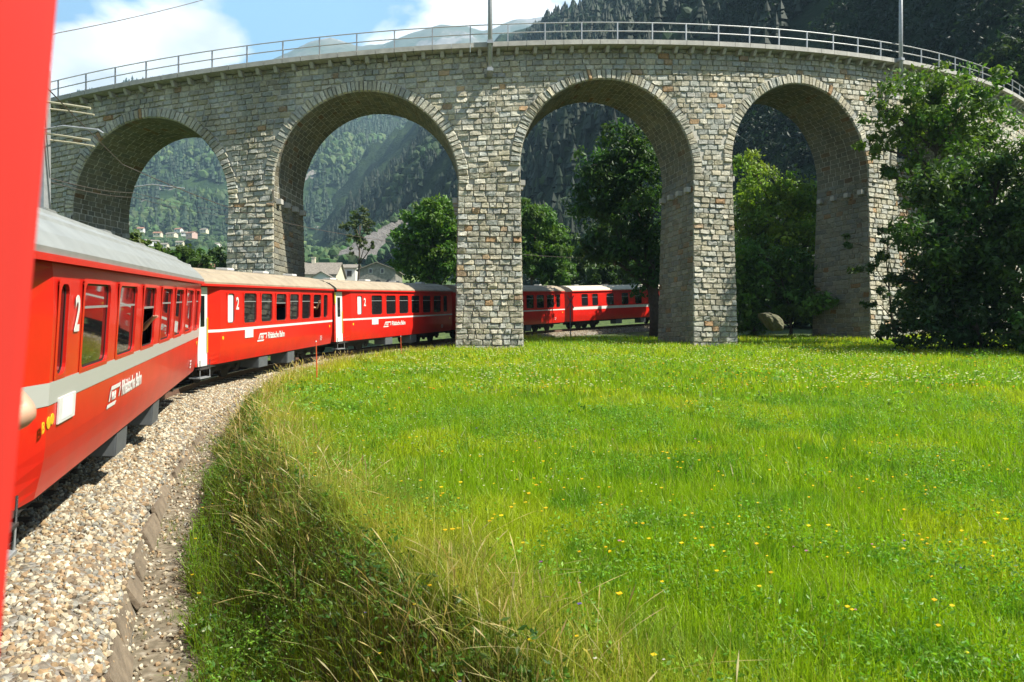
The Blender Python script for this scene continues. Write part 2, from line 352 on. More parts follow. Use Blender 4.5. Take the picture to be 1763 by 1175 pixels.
# loose ballast stones
ico_v = []; ph = (1+5**.5)/2
for a, b_ in ((1, ph), (-1, ph), (1, -ph), (-1, -ph)): ico_v += [(0, a, b_), (a, b_, 0), (b_, 0, a)]
bm = bmesh.new(); bmesh.ops.create_icosphere(bm, subdivisions=1, radius=1); bm.verts.ensure_lookup_table()
ICO = np.array([v.co[:] for v in bm.verts]); ICOF = np.array([[v.index for v in f.verts] for f in bm.faces]); bm.free()
def scatter_stones(name, pts, size, cols, m):
    n = len(pts); rad = size[:, None]*RNG.uniform(.6, 1.15, (n, 3))*np.array([1, 1, .75])
    q = RNG.normal(size=(n, 4)); q /= np.linalg.norm(q, axis=1)[:, None]; w, x, y, z = q.T
    Rm = np.stack([1-2*(y*y+z*z), 2*(x*y-z*w), 2*(x*z+y*w), 2*(x*y+z*w), 1-2*(x*x+z*z), 2*(y*z-x*w), 2*(x*z-y*w), 2*(y*z+x*w), 1-2*(x*x+y*y)], 1).reshape(n, 3, 3)
    L = ICO[None]*RNG.uniform(.72, 1.2, (n, len(ICO), 1))*rad[:, None, :]
    V = np.einsum('nij,nkj->nki', Rm, L)+pts[:, None, :]
    Fc = ICOF[None]+np.arange(n)[:, None, None]*len(ICO)
    return npmesh(name, V.reshape(-1, 3), Fc.reshape(-1, 3), m, col=np.repeat(cols, len(ICO), 0))
def ballast_points(n, s0, s1, u0, u1):
    s = RNG.uniform(s0, s1, n); u = RNG.uniform(u0, u1, n)
    cx = np.interp(s, SS, CL[:, 0]); cy = np.interp(s, SS, CL[:, 1]); nx = np.interp(s, SS, NR[:, 0]); ny = np.interp(s, SS, NR[:, 1])
    z = railz(s)+np.interp(u, pu, pz)
    return np.stack([cx+nx*u, cy+ny*u, z], 1)
B1 = ballast_points(21000, -9, 12, -.2, 2.16); B2 = ballast_points(15000, 12, 30, .0, 2.2); B3 = ballast_points(9000, 30, 66, .0, 2.3)
BP = np.concatenate([B1, B2, B3]); BS = np.concatenate([RNG.uniform(.024, .052, len(B1)), RNG.uniform(.028, .052, len(B2)), RNG.uniform(.035, .06, len(B3))])
pal = np.array([.90, .86, .76])*np.array([(.44, .39, .30), (.56, .52, .42), (.33, .29, .23), (.34, .24, .14), (.42, .33, .21), (.22, .17, .12), (.66, .62, .52), (.29, .29, .27), (.38, .27, .17)])
def palpick(n, pal, var=.15): return pal[RNG.integers(0, len(pal), n)]*RNG.uniform(1-var, 1+var, (n, 1))
bs = scatter_stones('ballast_stones', BP, BS, palpick(len(BP), pal), BALL); tag(bs, kind='stuff', label='pale crushed stone ballast beside the track', cat='ballast')
# pebbles scattered in the earth channel
n = 4800; s = RNG.uniform(-8, 26, n); u = 2.13+RNG.random(n)**1.4*.85
cx = np.interp(s, SS, CL[:, 0])+np.interp(s, SS, NR[:, 0])*u; cy = np.interp(s, SS, CL[:, 1])+np.interp(s, SS, NR[:, 1])*u
pb = scatter_stones('gravel', np.stack([cx, cy, ground_h(cx, cy)+.01], 1), RNG.uniform(.012, .035, n), palpick(n, pal), BALL)
tag(pb, kind='stuff', label='loose pebbles in the earth channel', cat='gravel')

# rails, sleepers and the edging stones
def sweep(name, u, z, w, h, m, parent=None):
    c = [(-w/2, 0), (w/2, 0), (w/2, h), (-w/2, h)]
    V = [];
    for i in range(len(CL)):
        for (a, b_) in c: p = CL[i]+NR[i]*(u+a); V.append((p[0], p[1], RZ[i]+z+b_))
    Fc = [(i*4+k, i*4+(k+1) % 4, (i+1)*4+(k+1) % 4, (i+1)*4+k) for i in range(len(CL)-1) for k in range(4)]
    return npmesh(name, V, np.array(Fc), m, parent)
tr = empty('railway_track', (CL[30][0], CL[30][1], 0)); tag(tr, 'rusty metre gauge railway track under the red train', 'track')
def keepw(o, p): o.parent = p; o.matrix_parent_inverse = Matrix.Translation(p.location).inverted(); return o
for u in (-.5, .5):
    r_ = keepw(sweep('rail', u, -.14, .055, .132, RAILM), tr); keepw(sweep('rail_head', u, -.006, .06, .01, RAILT), tr).name = 'rail_head'
mb = MB()
for s in np.arange(-22, 80, .65):
    c = (np.interp(s, SS, CL[:, 0]), np.interp(s, SS, CL[:, 1])); nx, ny = np.interp(s, SS, NR[:, 0]), np.interp(s, SS, NR[:, 1])
    M = Matrix.Translation((c[0], c[1], railz(s)-.14)) @ Matrix.Rotation(math.atan2(ny, nx), 4, 'Z')
    mb.box(-.9, .9, -.11, .11, -.14, 0, M=M)
keepw(mb.build('sleepers', SLEEP), tr)
# low sloping board-like edging stones along the ballast foot
EDGE = mat('edging_stone', (.20, .155, .105), .9, noise=(5, .25), bump=(14, .8, .03))
mb = MB(); s = -7.5
while s < 26:
    L = random.uniform(.75, 1.15); sm = s+L/2
    c = Vector((np.interp(sm, SS, CL[:, 0]), np.interp(sm, SS, CL[:, 1]), railz(sm))); nx, ny = np.interp(sm, SS, NR[:, 0]), np.interp(sm, SS, NR[:, 1])
    M = Matrix.Translation(c) @ Matrix.Rotation(math.atan2(ny, nx), 4, 'Z') @ Matrix.Translation((2.12+random.uniform(-.04, .04), 0, -.66)) @ Matrix.Rotation(math.radians(-24+random.uniform(-8, 6)), 4, 'Y') @ Matrix.Rotation(math.radians(random.uniform(-3, 3)), 4, 'X') @ Matrix.Rotation(math.radians(random.uniform(-3, 3)), 4, 'Z')
    
    mb.box(-.03, .03, -L/2+.02, L/2-.02, -.14, .15+random.uniform(-.08, .05), M=M)
    s += L
ed = mb.build('edging', EDGE, bevel=.008); tag(ed, 'row of low brown edging slabs along the foot of the ballast', 'edging')

# ------------------------------------------------------------ viaduct
VR, VCX, VCY, TH0 = 66.31, -5.94, 104.67, -.3057
RW = VR-.55; K = 2*RW/VR                                      # metres of wall per index k
def uk(k): return RW*(TH0+2*k/VR)                             # arc position of index k
def zdeck(k): return 14.58+.148*k
def kof(u): return (u/RW-TH0)*VR/2
BAT = .03; WD = 3.7
def Pf(u, z, d=0.0):
    """point on the viaduct: arc u, height z, depth d behind the front face"""
    u = np.asarray(u, float); z = np.asarray(z, float); th = u/RW
    fr = BAT*np.clip(14-z, 0, 20)
    r = RW+fr*(1-2*np.asarray(d)/WD)-np.asarray(d)
    return np.stack(np.broadcast_arrays(VCX+r*np.sin(th), VCY-r*np.cos(th), z), -1)
def Nf(u): th = np.asarray(u, float)/RW; return np.stack([np.sin(th), -np.cos(th), 0*th], -1)
PIERS = [(-7.7, -6.4), (-1.3, .33), (5.37, 6.67), (11.68, 13.35), (18.33, 19.58), (24.7, 26.05), (31.1, 32.4)]
KEND = 52
ARCH = []
for a, b in zip(PIERS[:-1], PIERS[1:]):
    k0, k1 = a[1], b[0]; kc = (k0+k1)/2; ra = (k1-k0)/2*K
    ARCH.append((uk(kc), zdeck(kc)-1.95-ra, ra))
RING = .58
spal = np.array([1.36, 1.35, 1.28])*np.array([(.35, .34, .29), (.32, .32, .28), (.38, .36, .30), (.29, .29, .27), (.34, .32, .26), (.31, .32, .30), (.41, .39, .33), (.36, .33, .25), (.32, .295, .235)])
opal = np.array([(.46, .30, .16), (.42, .26, .13), (.50, .36, .21), (.40, .29, .18)])
def stonecol(n, orange=.07):
    c = palpick(n, spal, .14); o = RNG.random(n) < orange; c[o] = palpick(o.sum(), opal, .15); return c
GA = np.array([0, .07, .3, .7, .93, 1]); GB = np.array([0, .10, .5, .90, 1])
def stones(name, rects, fn, parent, amp=.07, base=.015, orange=.07, warp=None, gap=.010, jit=.012, gain=1.0):
    """rects (n,4) a0,a1,b0,b1; fn(a,b)->(pos,normal). Each stone a rough bulged face."""
    R = np.asarray(rects, float); n = len(R)
    a0 = R[:, 0]+gap; a1 = R[:, 1]-gap; b0 = R[:, 2]+gap; b1 = R[:, 3]-gap
    A = a0[:, None, None]+(a1-a0)[:, None, None]*GA[None, None, :]; Bv = b0[:, None, None]+(b1-b0)[:, None, None]*GB[None, :, None]
    A, Bv = np.broadcast_arrays(A, Bv); A = A.copy(); Bv = Bv.copy(); na, nb = len(GA), len(GB)
    inner = np.zeros((nb, na), bool); inner[1:-1, 1:-1] = True
    edge = ~inner
    j = RNG.normal(0, jit, A.shape); A += np.clip(j, -.03, .03); Bv += np.clip(RNG.normal(0, jit, A.shape), -.03, .03)
    tl = RNG.uniform(-.5, .5, (n, 1, 1)); t2 = RNG.uniform(-.9, .5, (n, 1, 1)); rough = RNG.uniform(.35, 1.25, (n, 1, 1))
    h = base+amp*rough*(.35+.45*RNG.random(A.shape)+tl*(GA[None, None, :]-.5)+t2*(GB[None, :, None]-.5))
    h = np.clip(h, .006, None)*inner
    h[:, edge] = -.004
    keep = np.ones(n, bool)
    if warp: A, Bv, keep = warp(A, Bv)
    A = A[keep]; Bv = Bv[keep]; h = h[keep]; n = keep.sum()
    P, N = fn(A, Bv); V = P+N*h[..., None]
    i = (np.arange(na-1)[None, :]+np.arange(nb-1)[:, None]*na).ravel(); q = np.stack([i, i+1, i+na+1, i+na], 1)
    Fc = (q[None]+np.arange(n)[:, None, None]*(na*nb)).reshape(-1, 4)
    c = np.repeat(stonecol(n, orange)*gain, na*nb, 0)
    return npmesh(name, V.reshape(-1, 3), Fc, STONE, parent, col=c)
def rowrects(b0, b1, arange, hrow=.305, wmin=.30, wmax=.68, hvar=.03):
    out = []; b = b0
    while b < b1-.05:
        h = hrow+random.uniform(-hvar, hvar); h = min(h, b1-b) if b1-b-h > .12 else b1-b
        lo, hi = arange(b+h/2); a = lo
        while a < hi-.02:
            w = random.uniform(wmin, wmax)
            if hi-a-w < wmin*.7: w = hi-a
            out.append((a, a+w, b, b+h)); a += w
        b += h
    return out
via = empty('stone_viaduct', (VCX, VCY-RW, 0)); tag(via, 'curved grey stone railway viaduct with tall round arches crossing the meadow', 'viaduct')
def vp(o): return keepw(o, via)
SB = .016
def pierw(i, z):
    z = float(z)
    k0, k1 = PIERS[i]; zs = zdeck((k0+k1)/2)-7; e = SB*max(0, zs-z)
    return uk(k0)-e, uk(k1)+e
def front(a, b): return Pf(a, b), Nf(a)
for i, (k0, k1) in enumerate(PIERS):
    um = (uk(k0)+uk(k1))/2; zt = min([A[1] for A in ARCH if abs(A[0]-um) < 8]+[99])
    pz_ = Pf(um, 0)[:2]; zg = float(ground_h(np.array([pz_[0]]), np.array([pz_[1]]))[0])-.9
    # mortar core of the pier
    mb = MB(); zs_ = np.linspace(zg, zt, 9); rings = []
    for z in zs_:
        l, r_ = pierw(i, z); g_ = .02
        rings += [tuple(Pf(l+g_, z, g_)), tuple(Pf(r_-g_, z, g_)), tuple(Pf(r_-g_, z, WD-g_)), tuple(Pf(l+g_, z, WD-g_))]
    fs = [(q*4+k, q*4+(k+1) % 4, q*4+4+(k+1) % 4, q*4+4+k) for q in range(len(zs_)-1) for k in range(4)]
    mb.add(rings, fs)
    pier = vp(mb.build('pier', MORTAR))
    if i in (0, 6): lab = None
    st = stones('pier_stonework', rowrects(zg, zt, lambda z, i=i: pierw(i, z)), front, None, amp=.11, orange=.035 if i >= 3 else .025)
    keepw(st, via); st.name = 'pier_facing'
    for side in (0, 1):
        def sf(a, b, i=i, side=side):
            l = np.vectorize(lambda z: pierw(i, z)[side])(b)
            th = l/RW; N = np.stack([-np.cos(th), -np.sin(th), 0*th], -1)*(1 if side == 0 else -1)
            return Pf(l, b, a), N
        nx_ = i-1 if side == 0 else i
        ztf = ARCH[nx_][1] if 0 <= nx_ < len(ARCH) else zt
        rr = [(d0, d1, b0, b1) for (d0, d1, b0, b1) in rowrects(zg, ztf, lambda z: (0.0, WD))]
        s2 = stones('pier_flank', rr, sf, None, amp=.03, base=.012, orange=.04, gain=np.array([.52, .52, .49]))  # flank stones darkened: the pier sides' shade is put into their colour
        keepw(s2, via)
    # corbel stones left over from the centering
    for side, nxt in ((0, i-1), (1, i)):
        if 0 <= nxt < len(ARCH):
            zc = ARCH[nxt][1]-.85
            for d in (.35, 1.3, 2.3, 3.3):
                l = pierw(i, zc)[side]; s_ = -1 if side == 0 else 1
                M = Matrix.Translation(tuple(Pf(l, zc, d))) @ Matrix.Rotation(l/RW, 4, 'Z')
                mb = MB(); mb.box(min(-.1*s_, .30*s_), max(-.1*s_, .30*s_), -.17, .17, -.15, .15, M=M)
                vp(mb.build('springer_block', COPE, bevel=.02))
# spandrel wall core
us = []
for (uc, zs, ra) in ARCH:
    us += [uc-ra*math.cos(t_) for t_ in np.linspace(0, PI, 41)]
us += [uk(k) for k in np.linspace(PIERS[0][0]-1, PIERS[0][0], 3)]+[uk(k) for k in np.linspace(PIERS[-1][0], KEND, 30)]
us = sorted(us)
def zlow(u):
    for (uc, zs, ra) in ARCH:
        if abs(u-uc) < ra-1e-6: return zs+math.sqrt(max(0, ra*ra-(u-uc)**2))
    for i, (k0, k1) in enumerate(PIERS):
        if uk(k0)-.01 <= u <= uk(k1)+.01:
            return min(A[1] for A in ARCH if abs(A[0]-(uk(k0)+uk(k1))/2) < 8)
    return -2
V = []; Fc = []
for q, u in enumerate(us):
    zt = zdeck(kof(u))-.26; zl = zlow(u)
    if kof(u) > PIERS[-1][1]: zl = 2
    V += [tuple(Pf(u, zl, .02)), tuple(Pf(u, zt, .02)), tuple(Pf(u, zt, WD-.02)), tuple(Pf(u, zl, WD-.02))]
    if q: b = (q-1)*4; Fc += [(b, b+4, b+5, b+1), (b+1, b+5, b+6, b+2), (b+2, b+6, b+7, b+3), (b+3, b+7, b+4, b)]
vp(npmesh('spandrel_wall', V, np.array(Fc), MORTAR))
# spandrel facing stones, courses parallel to the deck
def warp(A, Bv):
    keep = np.ones(len(A), bool)
    Z = Bv+.0746*A
    for (uc, zs, ra) in ARCH:
        re = ra+RING
        cu = A.mean((1, 2))-uc; cz = Z.mean((1, 2))-zs
        keep &= ~((np.hypot(cu, cz) < re+.02) & (cz > -.3))
        du = A-uc; dz = Z-zs; d = np.hypot(du, dz); ins = (d < re) & (dz > 0)
        f = np.where(ins, re/np.maximum(d, 1e-3), 1); A = uc+du*f; Z = zs+dz*f
        below = (dz <= 0) & (np.abs(du) < ra+.02); A = np.where(below, uc+np.sign(du)*(ra+.02), A)
    for i, (k0, k1) in enumerate(PIERS):
        zm = min([q[1] for q in ARCH if abs(q[0]-(uk(k0)+uk(k1))/2) < 8]+[99])
        if i == len(PIERS)-1: continue
        cu = A.mean((1, 2)); keep &= ~((cu > uk(k0)-.8) & (cu < uk(k1)+.8) & (Z.mean((1, 2)) < zm+.02))
    for (uc, zs, ra) in ARCH:
        cu = np.abs(A.mean((1, 2))-uc); keep &= ~((cu < ra) & (Z.mean((1, 2)) < zs))
    return A, Z-0*A, keep
ulo, uhi = uk(-8.5), uk(KEND)
# rows: b is height minus slope
zmin = zdeck(0)-.0746*uk(0); top = zmin-.27
slope_rows = rowrects(top-9.6, top, lambda b: (ulo, uhi))
vp(stones('spandrel_facing', slope_rows, front, None, amp=.10, orange=.03, warp=warp))
vp(stones('abutment_facing', rowrects(top-18, top-9.6, lambda b: (uk(32.4), uhi)), front, None, amp=.10, orange=.05, warp=warp))
# arch rings and soffits
for j, (uc, zs, ra) in enumerate(ARCH):
    rr = []; t_ = 0
    while t_ < PI-.001:
        w = random.uniform(.038, .062)
        if PI-t_-w < .03: w = PI-t_
        rr.append((t_, t_+w, ra+.0, ra+RING+random.uniform(-.05, .05))); t_ += w
    def ring(a, r_, uc=uc, zs=zs): return Pf(uc-r_*np.cos(a), zs+r_*np.sin(a)), Nf(uc-r_*np.cos(a))
    R_ = np.array(rr); n = len(R_)
    # angular gap handled in radians
    o = stones('arch_ring', rr, ring, None, amp=.09, base=.05, orange=.06 if j > 2 else .02, gap=.003, jit=.0015, gain=1.05)
    vp(o)
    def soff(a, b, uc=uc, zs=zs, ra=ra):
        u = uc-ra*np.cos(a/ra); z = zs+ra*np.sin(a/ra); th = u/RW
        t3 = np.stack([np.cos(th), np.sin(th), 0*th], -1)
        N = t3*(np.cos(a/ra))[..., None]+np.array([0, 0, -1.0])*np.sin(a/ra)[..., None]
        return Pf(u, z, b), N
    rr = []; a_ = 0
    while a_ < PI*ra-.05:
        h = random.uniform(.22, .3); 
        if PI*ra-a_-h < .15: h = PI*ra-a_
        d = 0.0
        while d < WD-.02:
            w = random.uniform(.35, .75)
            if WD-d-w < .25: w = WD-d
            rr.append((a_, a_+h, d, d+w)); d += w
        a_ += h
    vp(stones('arch_soffit', rr, soff, None, amp=.02, base=.012, orange=.03, gap=.004, jit=.004, gain=np.array([.42, .41, .37])))  # brownish stone, darkened further so the underside's shade is in the colour
# coping slabs, both edges, and the deck between
ks = np.arange(-8.5, KEND, .25)
def strip(name, r0, r1, zlo, zhi, m):
    V = []; Fc = []
    for q, k in enumerate(ks):
        th = TH0+2*k/VR; z = zdeck(k)
        for (r_, zz) in ((r0, zlo), (r1, zlo), (r1, zhi), (r0, zhi)): V.append((VCX+r_*math.sin(th), VCY-r_*math.cos(th), z+zz))
        if q: b = (q-1)*4; Fc += [(b+c, b+4+c, b+4+(c+1) % 4, b+(c+1) % 4) for c in range(4)]
    return vp(npmesh(name, V, np.array(Fc), m))
strip('deck', RW-WD+.3, RW-.3, -.4, -.12, BALL if False else MORTAR)
# coping in separate slabs
for r0, r1 in ((RW-.35, VR+.1), (RW-WD-.65, RW-WD+.35)):
    mb = MB()
    for k in np.arange(-8.5, KEND, .5):
        e = .006; vs = []
        for z_ in (-.25, 0.0):
            for (kk, rr_) in ((k+e, r0), (k+.5-e, r0), (k+.5-e, r1), (k+e, r1)):
                th = TH0+2*kk/VR; vs.append((VCX+rr_*math.sin(th), VCY-rr_*math.cos(th), zdeck(kk)+z_))
        mb.add(vs, [(0, 3, 2, 1), (4, 5, 6, 7), (0, 1, 5, 4), (1, 2, 6, 5), (2, 3, 7, 6), (3, 0, 4, 7)])
    vp(mb.build('coping', COPE))
# corbels under the coping (the 76 in and near the view)
cb = MB(); cb.box(-.1, .1, -.5, .05, -.30, 0); 
cb.v = [(x, y if z > -.2 or y > -.4 else y+.2, z) for x, y, z in cb.v]
corb0 = None
for q in range(80):
    k = -1.75+.5*q; th = TH0+2*k/VR
    if corb0 is None: corb0 = cb.build('corbel', COPE, bevel=.015); o = corb0
    else: o = corb0.copy(); COL.objects.link(o)
    o.rotation_euler = (0, 0, th); o.location = (VCX+RW*math.sin(th), VCY-RW*math.cos(th), zdeck(k)-.256); vp(o)
# railing
PB = MB(); PB.box(-.03, .03, -.03, .03, -.02, .96); post0 = None
for q in range(-4, 44):
    k = q; th = TH0+2*k/VR
    if post0 is None: post0 = PB.build('railing_post', STEEL); o = post0
    else: o = post0.copy(); COL.objects.link(o)
    o.rotation_euler = (0, 0, th); o.location = (VCX+VR*math.sin(th), VCY-VR*math.cos(th), zdeck(k)); vp(o)
for h in (.48, .95):
    pts = [(VCX+VR*math.sin(TH0+2*k/VR), VCY-VR*math.cos(TH0+2*k/VR), zdeck(k)+h) for k in np.arange(-4, 43.01, .5)]
    vp(MB().tube(pts, .028, 6).build('handrail', STEEL))
# dry stone wing wall beyond the right abutment
def wf(a, b):
    x = 27.2+a*.80; y = 50.5+a*.45+0*b
    n_ = np.array([.49, -.87, .0]); return np.stack([x+b*0, y+.10*b, b], -1), np.broadcast_to(n_, a.shape+(3,))
wing = empty('retaining_wall', (35, 54, 3)); tag(wing, 'rough brown rubble retaining wall behind the big tree at the right edge', 'wall')
w_ = stones('wall_facing', rowrects(-1, 14, lambda b: (0.0, 26.0), .30, .25, .55, .07), wf, None, amp=.12, base=.04, orange=.25, gap=.02, jit=.02, gain=.8); keepw(w_, wing)
mb = MB(); p0 = [(27.3, 50.7, -1.5), (48, 62.3, -1.5), (48, 63.8, 14), (27.3, 52.1, 14)]
mb.add(p0+[(p[0]-.5, p[1]+1.5, p[2]) for p in p0], [(0, 1, 2, 3), (7, 6, 5, 4), (3, 2, 6, 7), (0, 3, 7, 4), (1, 5, 6, 2)]); keepw(mb.build('wall_core', MORTAR), wing)

# catenary masts clamped to the viaduct
def wall_mast(k, zb, label):
    th = TH0+2*k/VR; r_ = VR+.28; base = (VCX+r_*math.sin(th), VCY-r_*math.cos(th), zb)
    e = empty('catenary_mast', base); tag(e, label, 'mast')
    mb = MB(); mb.tube([(0, 0, 0), (0, 0, 4.2), (0, 0, 9.5)], [.125, .115, .08], 12); mb.build('pole', STEEL, e, smooth=True)
    d = Matrix.Rotation(th, 4, 'Z')
    for z_ in (.12, zdeck(k)-zb-.12):
        mb = MB(); mb.box(-.16, .16, -.16, .85 if z_ < 1 else .5, z_-.09, z_+.09, M=d); mb.build('bracket', STEEL, e, bevel=.01)
    mb = MB(); mb.tube([Vector((0, 0, 7.6)), d @ Vector((0, 2.6, 8.0))], .035, 6); mb.tube([Vector((0, 0, 6.7)), d @ Vector((0, 2.6, 7.9))], .025, 6); mb.build('cantilever_arm', STEEL, e)
    return e
wall_mast(12.52, 14.75, 'tall pale mast clamped to the viaduct between the two middle arches')
wall_mast(25.75, 16.4, 'tall pale mast on the viaduct rising behind the big tree at right')

# ------------------------------------------------------------ coaches
def textmesh(s, size, offset=0.0, shear=0, extr=.002):
    c = bpy.data.curves.new('txt', 'FONT'); c.body = s; c.size = size; c.offset = offset; c.extrude = extr; c.shear = shear; c.space_character = .93
    o = bpy.data.objects.new('txt', c); COL.objects.link(o); bpy.context.view_layer.update()
    me = bpy.data.meshes.new_from_object(o.evaluated_get(bpy.context.evaluated_depsgraph_get())); bpy.data.objects.remove(o)
    return me
TXT_BAHN = textmesh('Rhätische Bahn', .30, .006); TXT_2 = textmesh('2', .52, .012); TXT_R = textmesh('RhB', .15, .003, .3); TXT_S = textmesh('10.06.11\nRev 2371\nLs Bpd', .07)
def place_text(me, name, x, z, parent, m=None, sx=1.0, y=-.012):
    o = bpy.data.objects.new(name, me.copy()); COL.objects.link(o); o.data.materials.clear(); o.data.materials.append(m or WHITE)
    o.parent = parent; o.matrix_local = Matrix.Translation((x, y, z)) @ Matrix.Rotation(PI/2, 4, 'X') @ Matrix.Diagonal((sx, 1, 1, 1)); return o
def rrect(x0, x1, z0, z1, r, n=5):
    out = []
    for cx_, cz_, a0 in ((x1-r, z0+r, -PI/2), (x1-r, z1-r, 0), (x0+r, z1-r, PI/2), (x0+r, z0+r, PI)):
        for q in range(n): a = a0+q*PI/2/(n-1); out.append((cx_+r*math.cos(a), cz_+r*math.sin(a)))
    return out
ZS, ZE = .62, 2.97
def sidey(z): return .07*(1-min(1, (z-.62)/.5))**1.5 if z < 1.12 else (.05*((z-2.4)/.57)**2 if z > 2.4 else 0)
def coach(P, Q, lean, label, wins, roof, stripe=(1.56, 1.64), stripem=None, opens=(), wc=(1.62, 2.1), number=2.3, logo=3.72, plate=(2.8, 3.4), lettered=True, recess=True, zr=None, rh=1.0):
    """P near end, Q far end of the right-hand side line, local x runs from P to Q"""
    P = Vector((*P, zr[0])); Q = Vector((*Q, zr[1])); d = Q-P; L = d.length
    xx = d.normalized(); yy = Vector((0, 0, 1)).cross(xx).normalized(); zz = xx.cross(yy)
    M = Matrix.Translation(P) @ Matrix((xx, yy, zz)).transposed().to_4x4() @ Matrix.Translation((0, 0, 1.8)) @ Matrix.Rotation(math.radians(lean), 4, 'X') @ Matrix.Translation((0, 0, -1.8))
    e = empty('railway_coach', M=M); tag(e, label, 'railway coach', 'red coaches of the train')
    DI = .12; WB = 2.66; rc = 1.2 if recess else 0.02
    # right side panel with window openings, lofted over height levels
    holes = [(wc[0], wc[1], 1.78, 2.72)] if wc else []
    holes += [(a, b, 1.76, 2.74) for a, b in wins]
    xs = sorted({rc, L}|{h[0] for h in holes}|{h[1] for h in holes})
    zl = [.62, .72, .85, 1.0, 1.12, 1.76, 1.78, 2.4, 2.72, 2.74, 2.85, ZE]
    mb = MB()
    for a, b in zip(xs[:-1], xs[1:]):
        for z0, z1 in zip(zl[:-1], zl[1:]):
            xm, zm = (a+b)/2, (z0+z1)/2
            if any(h[0] < xm < h[1] and h[2] < zm < h[3] for h in holes): continue
            mb.add([(a, sidey(z0), z0), (b, sidey(z0), z0), (b, sidey(z1), z1), (a, sidey(z1), z1)], [(0, 1, 2, 3)])
    # other side, ends, recess walls, floor
    for z0, z1 in zip(zl[:-1], zl[1:]):
        mb.add([(0, WB-sidey(z0), z0), (L, WB-sidey(z0), z0), (L, WB-sidey(z1), z1), (0, WB-sidey(z1), z1)], [(3, 2, 1, 0)])
        mb.add([(L, sidey(z0), z0), (L, WB-sidey(z0), z0), (L, WB-sidey(z1), z1), (L, sidey(z1), z1)], [(0, 1, 2, 3)])
        if recess:
            mb.add([(rc-.55, DI+.02, z0), (rc, sidey(z0), z0), (rc, sidey(z1), z1), (rc-.55, DI+.02, z1)], [(0, 1, 2, 3)])
            mb.add([(0, DI+.02, z0), (.1, DI+.02, z0), (.1, DI+.02, z1), (0, DI+.02, z1)], [(0, 1, 2, 3)])
            mb.add([(0, DI+.02, z0), (0, WB-sidey(z0), z0), (0, WB-sidey(z1), z1), (0, DI+.02, z1)], [(3, 2, 1, 0)])
        else:
            mb.add([(0, 0, z0), (0, WB-sidey(z0), z0), (0, WB-sidey(z1), z1), (0, 0, z1)], [(3, 2, 1, 0)])
    mb.build('body', RED, e)
    mb = MB(); mb.box(.12, L-.1, .40, WB-.1, .80, .95); mb.build('floor', INTER, e)
    mb = MB()                                    # seat rows seen as dark shapes through the glass
    x = 2.6
    while x < L-1: mb.box(x, x+.12, .45, WB-.2, .95, 2.15); x += 1.6
    mb.build('seats', CLOTHS[0], e)
    # roof
    prof_ = [(-.03, 2.94), (-.035, 3.02), (.10, 3.13), (.30, 3.24), (.33, 3.275), (.37, 3.265), (.62, 3.35), (.65, 3.385), (.69, 3.37), (1.0, 3.43), (1.33, 3.45)]
    prof_ = prof_+[(WB-y, z) for y, z in prof_[-2::-1]]
    prof_ = [(y, 3.0+(z-3.0)*rh if z > 3.0 else z) for y, z in prof_]
    n = len(prof_); mb = MB(); xs_ = [-.02, .9, L-.9, L+.02]
    vs = [(x, y, z-(0 if 0 < i_ < 3 else .0)) for i_, x in enumerate(xs_) for y, z in prof_]
    fs = [(i_*n+k, (i_+1)*n+k, (i_+1)*n+k+1, i_*n+k+1) for i_ in range(3) for k in range(n-1)]
    mb.add(vs, fs); mb.add([(xs_[0], y, z) for y, z in prof_], [tuple(range(n))[::-1]]); mb.add([(xs_[-1], y, z) for y, z in prof_], [tuple(range(n))])
    rf = mb.build('roof', roof, e, smooth=False)
    mb = MB(); mb.box(-.02, L+.02, -.055, -.02, 2.90, 2.965); mb.build('cornice', RED, e)
    for q in range(4):
        x = L*(.12+.25*q); mb = MB(); mb.box(x-.25, x+.25, 1.12, 1.54, 3.44+.45*(rh-1), 3.53+.45*(rh-1)); mb.build('roof_vent', WHITE if roof is ROOFB else ROOFG, e, bevel=.02)
    # stripe
    sm_ = stripem or WHITE; z0, z1 = stripe; mb = MB(); mb.box(rc, L, -.006, -.003, z0, z1)
    if recess: mb.add([(rc-.55, DI+.012, z0), (rc, -.006, z0), (rc, -.006, z1), (rc-.55, DI+.012, z1)], [(0, 1, 2, 3)])
    mb.build('stripe', sm_, e)
    # windows: red corner-filling surround, rubber seal, pane
    for q, (a, b, z0, z1) in enumerate(holes):
        isw = wc and q == 0
        r_ = .10; inn = rrect(a+.02, b-.02, z0+.02, z1-.02, r_); out = [(min(max(x, a-.03), b+.03), z) for x, z in rrect(a-.03, b+.03, z0-.03, z1+.03, .02)]
        n = len(inn); mb = MB()
        vs = [(x, -.006, z) for x, z in out]+[(x, -.012, z) for x, z in inn]+[(x, .035, z) for x, z in inn]
        fs = [(k, (k+1) % n, n+(k+1) % n, n+k) for k in range(n)]+[(n+k, n+(k+1) % n, 2*n+(k+1) % n, 2*n+k) for k in range(n)]
        mb.add(vs, fs); w = mb.build('window', RED, e)
        in2 = rrect(a+.045, b-.045, z0+.045, z1-.045, r_-.02); mb = MB()
        mb.add([(x, .018, z) for x, z in inn]+[(x, .022, z) for x, z in in2], [(k, (k+1) % n, n+(k+1) % n, n+k) for k in range(n)]); mb.build('seal', RUBBER, w)
        iswin = not isw
